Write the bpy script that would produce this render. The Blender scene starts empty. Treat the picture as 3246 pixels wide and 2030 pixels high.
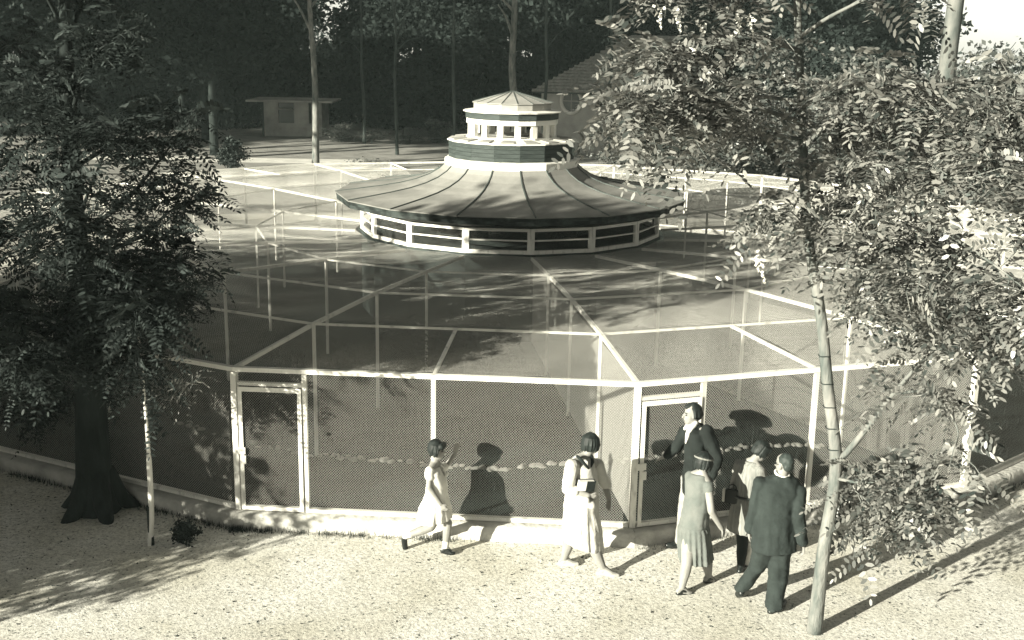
import bpy, bmesh, math, random
import numpy as np
from mathutils import Vector, Matrix, Euler
from mathutils import noise as mnoise

# ------------------------------------------------------------------ camera, sky, sun, exposure
SC = bpy.context.scene
COL = SC.collection
R_ = math.radians
CAM_H, TILT, ROLL, FPX = 5.543, 0.2388, 0.0184, 3665.7
cam_d = bpy.data.cameras.new('camera')
cam_d.sensor_width = 36.0
cam_d.lens = FPX * 36.0 / 3246.0
cam_d.clip_start = 0.1
cam_d.clip_end = 1200.0
cam = bpy.data.objects.new('camera', cam_d)
COL.objects.link(cam)
cam.matrix_world = Matrix.Translation((0, 0, CAM_H)) @ Matrix.Rotation(math.pi / 2 - TILT, 4, 'X') @ Matrix.Rotation(ROLL, 4, 'Z')
SC.camera = cam

SUN_EL = R_(16.0)
SUN_H = Vector((-0.757, -0.653))              # horizontal direction towards the sun
W = bpy.data.worlds.new('World')
SC.world = W
W.use_nodes = True
nt = W.node_tree
nt.nodes.clear()
sky = nt.nodes.new('ShaderNodeTexSky')
sky.sky_type = 'NISHITA'
sky.sun_disc = False
sky.sun_elevation = SUN_EL
sky.sun_rotation = math.atan2(SUN_H.x, SUN_H.y)
sky.air_density = 1.0
sky.dust_density = 0.4
bw = nt.nodes.new('ShaderNodeRGBToBW')        # a black and white photograph: the sky keeps only its brightness
mul = nt.nodes.new('ShaderNodeMix')
mul.data_type = 'RGBA'
mul.blend_type = 'MULTIPLY'
mul.inputs['Factor'].default_value = 1.0
mul.inputs['B'].default_value = (1.0, 0.98, 0.86, 1)
bg = nt.nodes.new('ShaderNodeBackground')
bg.inputs['Strength'].default_value = 0.05
wo = nt.nodes.new('ShaderNodeOutputWorld')
nt.links.new(sky.outputs[0], bw.inputs[0])
nt.links.new(bw.outputs[0], mul.inputs['A'])
nt.links.new(mul.outputs['Result'], bg.inputs['Color'])
nt.links.new(bg.outputs[0], wo.inputs['Surface'])

sun_d = bpy.data.lights.new('sun', 'SUN')
sun_d.energy = 5.0
sun_d.angle = R_(0.55)
sun_d.color = (1.0, 0.965, 0.81)
sun = bpy.data.objects.new('sun', sun_d)
COL.objects.link(sun)
to_sun = Vector((SUN_H.x * math.cos(SUN_EL), SUN_H.y * math.cos(SUN_EL), math.sin(SUN_EL)))
sun.rotation_euler = to_sun.to_track_quat('Z', 'Y').to_euler()
sun.location = to_sun * 60

SC.view_settings.view_transform = 'Standard'
SC.view_settings.look = 'None'
SC.view_settings.gamma = 1.0
SC.view_settings.exposure = 1.7
SC.render.engine = 'CYCLES'
SC.cycles.max_bounces = 6
SC.cycles.diffuse_bounces = 3
SC.cycles.transparent_max_bounces = 16
SC.cycles.use_denoising = True

# ------------------------------------------------------------------ small helpers
RND = random.Random(7)
NPR = np.random.default_rng(11)
Q = 3246.0 / 2418.0


def px(u, v, y=None, z=None):
    """a point seen at (u, v) of the 2418 px wide picture, at ground distance y or at height z"""
    x, yy = u * Q - 1623.0, v * Q - 1015.0
    c, s = math.cos(ROLL), math.sin(ROLL)
    x, yy = c * x + s * yy, -s * x + c * yy
    a, b = x / FPX, -yy / FPX
    ct, st = math.cos(TILT), math.sin(TILT)
    d = Vector((a, ct + b * st, -st + b * ct))
    k = y / d.y if y is not None else (z - CAM_H) / d.z
    return Vector((0, 0, CAM_H)) + d * k


def tag(o, label=None, cat=None, group=None, kind=None):
    if label: o['label'] = label
    if cat: o['category'] = cat
    if group: o['group'] = group
    if kind: o['kind'] = kind
    return o


def link(o, parent=None):
    COL.objects.link(o)
    if parent is not None:
        o.parent = parent
    return o


def empty(name, loc=(0, 0, 0), rz=0.0, parent=None):
    o = bpy.data.objects.new(name, None)
    o.location = loc
    o.rotation_euler = (0, 0, rz)
    o.empty_display_size = 0.2
    return link(o, parent)


def put(name, me, parent=None, loc=(0, 0, 0), rz=0.0):
    o = bpy.data.objects.new(name, me)
    o.location = loc
    o.rotation_euler = (0, 0, rz)
    return link(o, parent)


def fast_mesh(name, V, F, mat, smooth=False):
    """V (n,3), F (m,k) with the same number of corners in each face"""
    V = np.asarray(V, dtype=np.float32)
    F = np.asarray(F, dtype=np.int32)
    me = bpy.data.meshes.new(name)
    m, k = F.shape
    me.vertices.add(len(V))
    me.vertices.foreach_set('co', V.ravel())
    me.loops.add(m * k)
    me.loops.foreach_set('vertex_index', F.ravel())
    me.polygons.add(m)
    me.polygons.foreach_set('loop_start', np.arange(0, m * k, k, dtype=np.int32))
    me.polygons.foreach_set('loop_total', np.full(m, k, dtype=np.int32))
    if smooth:
        me.polygons.foreach_set('use_smooth', np.ones(m, dtype=bool))
    me.update(calc_edges=True)
    if mat: me.materials.append(mat)
    return me


class MB:
    """collects simple solids into one mesh"""

    def __init__(self):
        self.v = []
        self.f = []

    def add(self, vs, fs):
        n = len(self.v)
        self.v += [tuple(p) for p in vs]
        self.f += [tuple(i + n for i in f) for f in fs]
        return self

    def hexa(self, c8):
        return self.add(c8, [(0, 3, 2, 1), (4, 5, 6, 7), (0, 1, 5, 4), (1, 2, 6, 5), (2, 3, 7, 6), (3, 0, 4, 7)])

    def box(self, lo, hi):
        x0, y0, z0 = lo
        x1, y1, z1 = hi
        return self.hexa([(x0, y0, z0), (x1, y0, z0), (x1, y1, z0), (x0, y1, z0), (x0, y0, z1), (x1, y0, z1), (x1, y1, z1), (x0, y1, z1)])

    def beam(self, p, q, w, h, up=(0, 0, 1)):
        p, q, up = Vector(p), Vector(q), Vector(up)
        d = (q - p).normalized()
        s = d.cross(up)
        if s.length < 1e-4:
            s = d.cross(Vector((1, 0, 0)))
        s.normalize()
        u = s.cross(d)
        a, b = s * w / 2, u * h / 2
        return self.hexa([p - a - b, p + a - b, p + a + b, p - a + b, q - a - b, q + a - b, q + a + b, q - a + b])

    def tube(self, pts, rad, n=8, cap=True):
        pts = [Vector(p) for p in pts]
        rings = []
        prev = None
        base = len(self.v)
        for i, p in enumerate(pts):
            d = (pts[min(i + 1, len(pts) - 1)] - pts[max(i - 1, 0)]).normalized()
            if prev is None:
                a = d.cross(Vector((0.31, 0.87, 0.12)))
                if a.length < 1e-3: a = d.cross(Vector((1, 0, 0)))
            else:
                a = prev - d * prev.dot(d)
            a.normalize()
            prev = a
            b = d.cross(a)
            r = rad[i] if hasattr(rad, '__len__') else rad
            rings.append([p + (a * math.cos(2 * math.pi * k / n) + b * math.sin(2 * math.pi * k / n)) * r for k in range(n)])
        for rg in rings: self.v += [tuple(p) for p in rg]
        for i in range(len(rings) - 1):
            for k in range(n):
                k2 = (k + 1) % n
                self.f.append((base + i * n + k, base + i * n + k2, base + (i + 1) * n + k2, base + (i + 1) * n + k))
        if cap:
            self.f.append(tuple(base + k for k in reversed(range(n))))
            self.f.append(tuple(base + (len(rings) - 1) * n + k for k in range(n)))
        return self

    def mesh(self, name, mat, smooth=False):
        me = bpy.data.meshes.new(name)
        me.from_pydata(self.v, [], self.f)
        if smooth: me.polygons.foreach_set('use_smooth', np.ones(len(me.polygons), dtype=bool))
        me.update()
        if mat: me.materials.append(mat)
        return me

    def build(self, name, mat, parent=None, loc=(0, 0, 0), rz=0.0, smooth=False):
        return put(name, self.mesh(name, mat, smooth), parent, loc, rz)


# ------------------------------------------------------------------ materials (grey scale, as the print)
def tint(v):
    """print tone: dark greys lean to green, light ones to cream"""
    k = min(1.0, max(0.0, (v - 0.02) / 0.16))
    return (v * (0.80 + 0.20 * k), v * (1.06 - 0.075 * k), v * (1.0 - 0.08 * k), 1)


def mat(name, v, v2=None, scale=6.0, rough=0.8, bump=0.0, bscale=None, detail=6.0, stretch=None, lo=0.35, hi=0.65, spec=0.25, transl=0.0, voro=False):
    m = bpy.data.materials.new(name)
    m.use_nodes = True
    t = m.node_tree
    N, L = t.nodes, t.links
    b = N['Principled BSDF']
    b.inputs['Roughness'].default_value = rough
    b.inputs['Specular IOR Level'].default_value = spec
    b.inputs['Base Color'].default_value = tint(v)
    if v2 is not None or bump:
        tc = N.new('ShaderNodeTexCoord')
        src = tc.outputs['Object']
        if stretch:
            mp = N.new('ShaderNodeMapping')
            mp.inputs['Scale'].default_value = stretch
            L.new(src, mp.inputs[0])
            src = mp.outputs[0]
        ns = N.new('ShaderNodeTexNoise')
        ns.inputs['Scale'].default_value = scale
        ns.inputs['Detail'].default_value = detail
        ns.inputs['Roughness'].default_value = 0.6
        L.new(src, ns.inputs['Vector'])
        if v2 is not None:
            cr = N.new('ShaderNodeValToRGB')
            cr.color_ramp.elements[0].position = lo
            cr.color_ramp.elements[1].position = hi
            cr.color_ramp.elements[0].color = tint(v)
            cr.color_ramp.elements[1].color = tint(v2)
            L.new(ns.outputs['Fac'], cr.inputs[0])
            L.new(cr.outputs[0], b.inputs['Base Color'])
        if bump:
            n2 = N.new('ShaderNodeTexNoise')
            n2.inputs['Scale'].default_value = bscale or scale * 4
            n2.inputs['Detail'].default_value = 4
            L.new(src, n2.inputs['Vector'])
            bp = N.new('ShaderNodeBump')
            bp.inputs['Strength'].default_value = 1.0
            bp.inputs['Distance'].default_value = bump
            L.new(n2.outputs['Fac'], bp.inputs['Height'])
            L.new(bp.outputs[0], b.inputs['Normal'])
    if transl:
        tr = N.new('ShaderNodeBsdfTranslucent')
        mx = N.new('ShaderNodeMixShader')
        mx.inputs[0].default_value = transl
        out = N['Material Output']
        for l in list(t.links):
            if l.to_socket == b.inputs['Base Color']: L.new(l.from_socket, tr.inputs['Color'])
        if not b.inputs['Base Color'].is_linked: tr.inputs['Color'].default_value = tint(v)
        L.new(b.outputs[0], mx.inputs[1])
        L.new(tr.outputs[0], mx.inputs[2])
        L.new(mx.outputs[0], out.inputs['Surface'])
    return m


def leaf_mat(name, lo, hi, transl=0.25, rough=0.42, spec=0.5):
    """each leaf its own tone"""
    m = bpy.data.materials.new(name)
    m.use_nodes = True
    N, L = m.node_tree.nodes, m.node_tree.links
    b = N['Principled BSDF']
    b.inputs['Roughness'].default_value = rough
    b.inputs['Specular IOR Level'].default_value = spec
    g = N.new('ShaderNodeNewGeometry')
    cr = N.new('ShaderNodeValToRGB')
    cr.color_ramp.elements[0].color = tint(lo)
    cr.color_ramp.elements[1].color = tint(hi)
    L.new(g.outputs['Random Per Island'], cr.inputs[0])
    L.new(cr.outputs[0], b.inputs['Base Color'])
    tr = N.new('ShaderNodeBsdfTranslucent')
    L.new(cr.outputs[0], tr.inputs['Color'])
    mx = N.new('ShaderNodeMixShader')
    mx.inputs[0].default_value = transl
    L.new(b.outputs[0], mx.inputs[1])
    L.new(tr.outputs[0], mx.inputs[2])
    L.new(mx.outputs[0], N['Material Output'].inputs['Surface'])
    return m


M = {}
M['white'] = mat('white_paint', 0.4, 0.72, scale=7, rough=0.6, lo=0.3, hi=0.46, stretch=(1, 1, 0.35))
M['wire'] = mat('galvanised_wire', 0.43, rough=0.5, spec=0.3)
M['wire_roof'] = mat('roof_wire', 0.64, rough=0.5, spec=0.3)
M['roof'] = mat('roofing_felt', 0.17, 0.28, scale=1.1, rough=0.9, bump=0.004, bscale=60)
M['rib'] = mat('roof_rib', 0.05, 0.1, scale=4, rough=0.8)
M['dark_wood'] = mat('dark_boards', 0.03, 0.055, scale=3, rough=0.7, stretch=(1, 1, 6), bump=0.003, bscale=20)
M['fascia'] = mat('dark_fascia', 0.015, 0.05, scale=2.2, rough=0.7, lo=0.45, hi=0.6)
M['grey_wood'] = mat('grey_boards', 0.24, 0.33, scale=3, rough=0.7)
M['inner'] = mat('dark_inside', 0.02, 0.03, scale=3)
M['concrete'] = mat('plinth_concrete', 0.32, 0.52, scale=3.0, rough=0.95, bump=0.02, bscale=14)
M['bark'] = mat('pale_bark', 0.08, 0.22, scale=7, rough=0.9, bump=0.015, bscale=30, stretch=(1, 1, 0.3))
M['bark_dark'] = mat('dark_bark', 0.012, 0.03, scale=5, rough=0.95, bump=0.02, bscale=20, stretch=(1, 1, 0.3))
M['bark_mid'] = mat('grey_bark', 0.03, 0.07, scale=5, rough=0.95, stretch=(1, 1, 0.3))
M['bark_pale'] = mat('mottled_bark', 0.06, 0.18, scale=1.6, rough=0.9, bump=0.01, bscale=10, stretch=(1, 1, 0.4))
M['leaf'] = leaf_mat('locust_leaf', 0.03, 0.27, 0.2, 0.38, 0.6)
M['leaf_dark'] = leaf_mat('shade_leaf', 0.014, 0.045, 0.2, 0.65, 0.2)  # dark leaf tone; on the left locust it carries the shade
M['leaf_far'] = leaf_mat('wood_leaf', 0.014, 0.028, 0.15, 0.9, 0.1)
M['leaf_hedge'] = leaf_mat('bright_leaf', 0.04, 0.16, 0.2)
M['blossom'] = leaf_mat('white_blossom', 0.6, 0.8, 0.2)
M['lawn'] = mat('lawn', 0.2, 0.3, scale=1.2, rough=1.0, bump=0.03, bscale=30)
M['path'] = mat('pale_path', 0.5, 0.65, scale=2, rough=1.0, bump=0.01)
M['stone'] = mat('edging_stone', 0.15, 0.42, scale=12, rough=0.95, bump=0.01)
M['stucco'] = mat('stucco', 0.28, 0.4, scale=1.2, rough=0.95, bump=0.01, bscale=12)
M['stucco_white'] = mat('white_stucco', 0.2, 0.42, scale=0.8, rough=0.9)
M['tile'] = mat('roof_tile', 0.16, 0.27, scale=7, rough=0.9, bump=0.01)
M['glass'] = mat('dark_glass', 0.03, rough=0.15, spec=0.5)


def ground_mat(name, base, speck, patch):
    """gravel: pale grains, dark bits of litter, broad uneven patches"""
    m = bpy.data.materials.new(name)
    m.use_nodes = True
    N, L = m.node_tree.nodes, m.node_tree.links
    b = N['Principled BSDF']
    b.inputs['Roughness'].default_value = 1.0
    b.inputs['Specular IOR Level'].default_value = 0.1
    tc = N.new('ShaderNodeTexCoord')
    def noise(s, d, r=0.6):
        n = N.new('ShaderNodeTexNoise')
        n.inputs['Scale'].default_value = s
        n.inputs['Detail'].default_value = d
        n.inputs['Roughness'].default_value = r
        L.new(tc.outputs['Object'], n.inputs['Vector'])
        return n.outputs['Fac']
    def ramp(src, p0, p1, c0, c1):
        r = N.new('ShaderNodeValToRGB')
        r.color_ramp.elements[0].position, r.color_ramp.elements[1].position = p0, p1
        r.color_ramp.elements[0].color, r.color_ramp.elements[1].color = c0, c1
        L.new(src, r.inputs[0])
        return r.outputs[0]
    def mixc(a, c, f, mode='MIX'):
        x = N.new('ShaderNodeMix')
        x.data_type = 'RGBA'
        x.blend_type = mode
        if isinstance(f, float): x.inputs['Factor'].default_value = f
        else: L.new(f, x.inputs['Factor'])
        L.new(a, x.inputs['A'])
        L.new(c, x.inputs['B'])
        return x.outputs['Result']
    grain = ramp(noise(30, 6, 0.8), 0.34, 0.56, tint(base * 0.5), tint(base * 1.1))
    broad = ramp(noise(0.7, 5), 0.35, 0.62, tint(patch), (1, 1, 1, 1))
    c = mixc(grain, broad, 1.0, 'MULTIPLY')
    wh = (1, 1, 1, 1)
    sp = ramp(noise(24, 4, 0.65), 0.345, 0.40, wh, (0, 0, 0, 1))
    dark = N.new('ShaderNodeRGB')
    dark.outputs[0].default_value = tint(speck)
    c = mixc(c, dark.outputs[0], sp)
    L.new(c, b.inputs['Base Color'])
    bp = N.new('ShaderNodeBump')
    bp.inputs['Distance'].default_value = 0.012
    bp.inputs['Strength'].default_value = 0.8
    L.new(noise(30, 5, 0.7), bp.inputs['Height'])
    L.new(bp.outputs[0], b.inputs['Normal'])
    return m


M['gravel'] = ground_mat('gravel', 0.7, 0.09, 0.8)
M['pen_soil'] = ground_mat('pen_soil', 0.05, 0.012, 0.22)  # patches mix grass tones with sun dapple put into the colour

# ------------------------------------------------------------------ the aviary's plan
CX, CY, RAD, PHI, NS = -0.0693, 24.551, 12.03, 0.1266, 16
STEP = 2 * math.pi / NS
HALF = STEP / 2
COSH = math.cos(HALF)
GROUND = -0.18
WALL_H = 1.75
RINGS = [(12.03, 1.75), (9.85, 1.775), (7.6, 1.74), (5.35, 1.645), (3.3, 1.545)]


def prof(r):
    return float(np.interp(r, [p[0] for p in RINGS][::-1], [p[1] for p in RINGS][::-1]))


def pol(k, r, z=0.0):
    a = PHI + k * STEP
    return Vector((r * math.sin(a), -r * math.cos(a), z))       # relative to the centre


def tohome(k):
    return Vector((CX, CY, 0)) + pol(k, RAD)


# ------------------------------------------------------------------ ground
def sheet(name, pts, z, m, kind='structure'):
    me = bpy.data.meshes.new(name)
    me.from_pydata([(p[0], p[1], z) for p in pts], [], [tuple(range(len(pts)))])
    me.materials.append(m)
    o = put(name, me)
    tag(o, kind=kind)
    return o


o = sheet('ground', [(-150, -50), (150, -50), (150, 250), (-150, 250)], GROUND, M['gravel'])
o['label'] = 'pale speckled gravel ground around the aviary'
lawn_pts = [(-70, 34.5), (-16, 34.0), (-12, 36.6), (-7, 38.0), (0, 38.6), (8, 38.2), (13, 36.0), (18, 30), (24, 22), (60, 20), (120, 60), (120, 240), (-140, 240)]
o = sheet('lawn', lawn_pts, GROUND + 0.006, M['lawn'])
o['label'] = 'dull grass lawn behind the aviary'
o = sheet('path', [(-60, 52.6), (-7.0, 52.9), (-7.0, 55.0), (-60, 54.6)], GROUND + 0.012, M['path'])
o['label'] = 'pale strip of path crossing the far lawn'
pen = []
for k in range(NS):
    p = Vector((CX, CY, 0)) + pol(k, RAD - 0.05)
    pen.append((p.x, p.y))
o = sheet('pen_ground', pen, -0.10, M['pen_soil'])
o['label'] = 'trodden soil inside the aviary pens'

# ------------------------------------------------------------------ wire netting as real wire
def net_mesh(name, poly, pitch, wd, seg, to3d, normal, m):
    """straight crossing wires clipped to a convex polygon; to3d maps (n,2) to (n,3)"""
    poly = np.asarray(poly, float)
    P0, P1, T = [], [], []
    for ang in (math.radians(47), math.radians(-47)):
        d = np.array([math.cos(ang), math.sin(ang)])
        n = np.array([-d[1], d[0]])
        s = poly @ n
        offs = np.arange(s.min() + pitch * 0.5, s.max(), pitch)
        t0 = np.full(len(offs), -1e9)
        t1 = np.full(len(offs), 1e9)
        c = poly.mean(0)
        for i in range(len(poly)):
            a, b = poly[i], poly[(i + 1) % len(poly)]
            e = b - a
            en = np.array([-e[1], e[0]])
            if (c - a) @ en < 0: en = -en
            den = d @ en
            num = (np.outer(offs, n) - a) @ en
            if abs(den) < 1e-9: continue
            tt = -num / den
            if den > 0: t0 = np.maximum(t0, tt)
            else: t1 = np.minimum(t1, tt)
        ok = t1 - t0 > 0.005
        for o_, a, b in zip(offs[ok], t0[ok], t1[ok]):
            k = max(1, int(math.ceil((b - a) / seg)))
            ts = np.linspace(a, b, k + 1)
            pts = o_ * n + ts[:, None] * d
            P0.append(pts[:-1])
            P1.append(pts[1:])
            T.append(np.repeat(n[None], k, 0))
    P0, P1, T = np.concatenate(P0), np.concatenate(P1), np.concatenate(T)
    A, B = to3d(P0), to3d(P1)
    eps = 1e-3
    S3 = (to3d(P0 + T * eps) - A) / eps
    S3 /= np.linalg.norm(S3, axis=1)[:, None]
    Nn = np.repeat(np.asarray(normal, float)[None], len(A), 0)
    V = np.empty((len(A), 6, 3), np.float32)
    for j in range(3):
        th = 2 * math.pi * j / 3 + 0.5
        off = (S3 * math.cos(th) + Nn * math.sin(th)) * wd / 2
        V[:, j] = A + off
        V[:, 3 + j] = B + off
    base = (np.arange(len(A)) * 6)[:, None, None]
    F = (base + np.array([[0, 1, 4, 3], [1, 2, 5, 4], [2, 0, 3, 5]])[None]).reshape(-1, 4)
    return fast_mesh(name, V.reshape(-1, 3), F, m)


AP = RAD * COSH
EDGE = RAD * math.sin(HALF)

aviary = empty('aviary', (CX, CY, 0))
tag(aviary, 'large sixteen-sided wire aviary with white posts and flat netted roof', 'aviary')


def sector(name, me, k, parent=aviary):
    return put(name, me, parent, (0, 0, 0), PHI + (k + 0.5) * STEP)


def radial(name, me, k, parent=aviary):
    return put(name, me, parent, (0, 0, 0), PHI + k * STEP)


# plinth: one length for each side, the face rough and uneven
def plinth_mesh():
    rnd = np.random.default_rng(3)
    a_in, a_out = AP - 0.12, AP + 0.17
    nx = 40
    rows = [(a_in, -0.25, 0), (a_in, 0.0, 0), (a_out - 0.02, 0.0, 0.3), (a_out, -0.03, 0.6), (a_out + 0.01, -0.09, 1.0), (a_out + 0.015, -0.15, 1.0), (a_out + 0.03, -0.25, 1.0)]
    V, F = [], []
    for i in range(nx + 1):
        t = i / nx * 2 - 1
        for (a, z, jit) in rows:
            ex = a * math.tan(HALF) - 0.002
            j = (rnd.random(3) - 0.5) * 0.022 * jit if 0 < i < nx else np.zeros(3)
            V.append((t * ex + j[0], -a + j[1], z + j[2] * 0.7))
    n = len(rows)
    for i in range(nx):
        for j in range(n - 1):
            a = i * n + j
            F.append((a, a + n, a + n + 1, a + 1))
    return fast_mesh('plinth', V, F, M['concrete'])


pm = plinth_mesh()
for k in range(-8, 8): sector('plinth', pm, k)

# timber frame
ms_post = MB().box((-0.035, -RAD - 0.03, -0.01), (0.035, -RAD + 0.04, WALL_H - 0.037)).mesh('post', M['white'])
ms_mid = MB().box((-0.025, -AP - 0.028, 0.052), (0.025, -AP + 0.03, WALL_H - 0.037)).mesh('post', M['white'])
ms_top = MB().hexa([(-EDGE - 0.006, -AP - 0.035, WALL_H - 0.028), (EDGE + 0.006, -AP - 0.035, WALL_H - 0.028), (EDGE - 0.008, -AP + 0.035, WALL_H - 0.028), (-EDGE + 0.008, -AP + 0.035, WALL_H - 0.028),
                    (-EDGE - 0.006, -AP - 0.035, WALL_H + 0.024), (EDGE + 0.006, -AP - 0.035, WALL_H + 0.024), (EDGE - 0.008, -AP + 0.035, WALL_H + 0.024), (-EDGE + 0.008, -AP + 0.035, WALL_H + 0.024)]).mesh('top_rail', M['white'])
ms_sill = MB().box((-EDGE + 0.046, -AP - 0.03, 0.003), (EDGE - 0.046, -AP + 0.03, 0.05)).mesh('bottom_rail', M['white'])


def on_plane(poly_y):
    return lambda p: np.stack([p[:, 0], np.full(len(p), poly_y), p[:, 1]], 1)


def wobble_wall(p):
    y = -AP - 0.031 + 0.006 * np.sin(p[:, 0] * 3.1 + p[:, 1] * 2.0) * np.sin(p[:, 1] * 1.8)
    return np.stack([p[:, 0], y, p[:, 1]], 1)


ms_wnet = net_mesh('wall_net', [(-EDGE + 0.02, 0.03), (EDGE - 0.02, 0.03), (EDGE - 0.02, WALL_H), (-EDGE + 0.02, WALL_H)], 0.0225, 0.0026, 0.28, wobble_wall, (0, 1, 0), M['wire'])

# door next to the first post of a side
DW0, DW1, DH = -EDGE + 0.05, -EDGE + 0.80, 1.545
dm = MB()
y0, y1 = -AP - 0.050, -AP - 0.036
dm.box((DW0, y0, 0.012), (DW0 + 0.045, y1, DH))
dm.box((DW1 - 0.045, y0, 0.012), (DW1, y1, DH))
dm.box((DW0 + 0.045, y0, 0.012), (DW1 - 0.045, y1, 0.06))
dm.box((DW0 + 0.045, y0, DH - 0.055), (DW1 - 0.045, y1, DH))
ms_door = dm.mesh('door', M['white'])
ms_jamb = MB().box((DW1 + 0.008, -AP - 0.03, 0.052), (DW1 + 0.06, -AP + 0.03, WALL_H - 0.037)).mesh('door_jamb', M['white'])
ms_head = MB().box((-EDGE + 0.045, -AP - 0.028, DH + 0.01), (DW1 + 0.006, -AP + 0.028, DH + 0.05)).mesh('door_head', M['white'])
ms_hinge = MB().box((DW0 - 0.03, y0 - 0.015, 0.72), (DW0 + 0.07, y0 - 0.002, 0.80)).box((DW0 + 0.02, y0 - 0.02, 0.60), (DW0 + 0.075, y0 - 0.002, 0.70)).mesh('latch', M['white'])

for k in range(-8, 8):
    radial('post', ms_post, k)
    sector('post', ms_mid, k)
    sector('top_rail', ms_top, k)
    sector('bottom_rail', ms_sill, k)
    sector('wall_net', ms_wnet, k)
    if k in (-6, -4, -1, 0, 2, 5):
        d = sector('door', ms_door, k)
        h = put('latch', ms_hinge, d)
        sector('door_jamb', ms_jamb, k)
        sector('door_head', ms_head, k)

# roof: rafters, purlins, netting that sags a little
rm = MB()
for (ra, za), (rb, zb) in zip(RINGS[:-1], RINGS[1:]):
    rm.beam((0, -ra + (0.04 if ra > 12 else 0), za), (0, -rb - 0.004, zb), 0.042, 0.05)
ms_rafter = rm.mesh('rafter', M['white'])
ms_mraft = MB().beam((0, -AP + 0.04, WALL_H), (0, -RINGS[1][0] * COSH - 0.03, RINGS[1][1]), 0.036, 0.04).mesh('rafter', M['white'])
ms_purl = []
for r, z in RINGS[1:4]:
    e, a = r * math.sin(HALF) - 0.028, r * COSH
    ms_purl.append(MB().beam((-e, -a, z), (e, -a, z), 0.026, 0.03).mesh('purlin', M['white']))
ms_ipost = []
for r, z in RINGS[1:4]:
    ms_ipost.append(MB().box((-0.019, -r - 0.019, -0.11), (0.019, -r + 0.019, z - 0.032)).mesh('post', M['white']))


def roof3d(p):
    s = -p[:, 1] / COSH
    rs = [q[0] for q in RINGS][::-1]
    zs = [q[1] for q in RINGS][::-1]
    z = np.interp(s, rs, zs) + 0.036
    rr = np.array([q[0] for q in RINGS])
    i = np.clip(np.searchsorted(rs, s) - 1, 0, 3)
    lo, hi = np.array(rs)[i], np.array(rs)[i + 1]
    t = (s - lo) / (hi - lo)
    half = np.maximum(s * math.sin(HALF), 0.1)
    e = 1 - np.clip(np.abs(p[:, 0]) / half, 0, 1) ** 2
    z = z - 0.045 * 4 * t * (1 - t) * e - 0.010 * np.sin(p[:, 0] * 5 + s * 3) * e
    return np.stack([p[:, 0], p[:, 1], z], 1)


def trap(x0, x1, ro=RAD, ri=3.3):
    ao, ai = ro * COSH, ri * COSH
    eo, ei = ro * math.sin(HALF), ri * math.sin(HALF)
    return [(x0 * eo, -ao), (x1 * eo, -ao), (x1 * ei, -ai), (x0 * ei, -ai)]


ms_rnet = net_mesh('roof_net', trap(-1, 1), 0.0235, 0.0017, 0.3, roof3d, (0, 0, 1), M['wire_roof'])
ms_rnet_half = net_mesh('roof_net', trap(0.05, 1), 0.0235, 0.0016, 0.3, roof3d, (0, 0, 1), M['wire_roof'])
zr = lambda r: prof(r) - 0.03
ms_part, ms_part2 = (net_mesh('partition_net', [(-RAD + 0.06, -0.05), (-3.35, -0.05), (-3.35, 1.5), (-RAD + 0.06, WALL_H - 0.05)], 0.0245, w_, 0.3,
                   lambda p: np.stack([np.full(len(p), 0.028), p[:, 0], p[:, 1]], 1), (1, 0, 0), M['wire']) for w_ in (0.0016, 0.0027))
for k in range(-8, 8):
    radial('rafter', ms_rafter, k)
    sector('rafter', ms_mraft, k)
    for me in ms_purl: sector('purlin', me, k)
    for me in ms_ipost: radial('post', me, k)
    sector('roof_net', ms_rnet_half if k == -8 else ms_rnet, k)
    if k in (-8, -6, -5, -3, 0, 1, 3, 5): radial('partition_net', ms_part2 if k in (0, 1) else ms_part, k)

# ------------------------------------------------------------------ the pavilion in the middle
pav = empty('pavilion', (CX, CY, 0))
tag(pav, 'polygonal bird house with flared panelled roof and white lantern at the aviary centre', 'bird house')


def ring_mesh(name, profile, m, close_top=False, close_bot=False, phase=0.0):
    V, F = [], []
    n = len(profile)
    for k in range(NS):
        a = PHI + (k + phase) * STEP
        for r, z in profile: V.append((r * math.sin(a), -r * math.cos(a), z))
    for k in range(NS):
        k2 = (k + 1) % NS
        for j in range(n - 1):
            F.append((k * n + j, k2 * n + j, k2 * n + j + 1, k * n + j + 1))
    if close_top: F.append(tuple(k * n + n - 1 for k in range(NS)))
    if close_bot: F.append(tuple(k * n for k in reversed(range(NS))))
    me = bpy.data.meshes.new(name)
    me.from_pydata(V, [], F)
    me.materials.append(m)
    me.update()
    return me


def facet_box(r_out, r_in, z0, z1, x0=-1.0, x1=1.0, inset=0.0):
    """a box on one side of the 16-gon, x0..x1 as shares of the half side"""
    ao, ai = r_out * COSH, r_in * COSH
    eo, ei = r_out * math.sin(HALF) - inset, r_in * math.sin(HALF) - inset
    return [(x0 * eo, -ao, z0), (x1 * eo, -ao, z0), (x1 * ei, -ai, z0), (x0 * ei, -ai, z0),
            (x0 * eo, -ao, z1), (x1 * eo, -ao, z1), (x1 * ei, -ai, z1), (x0 * ei, -ai, z1)]


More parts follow.
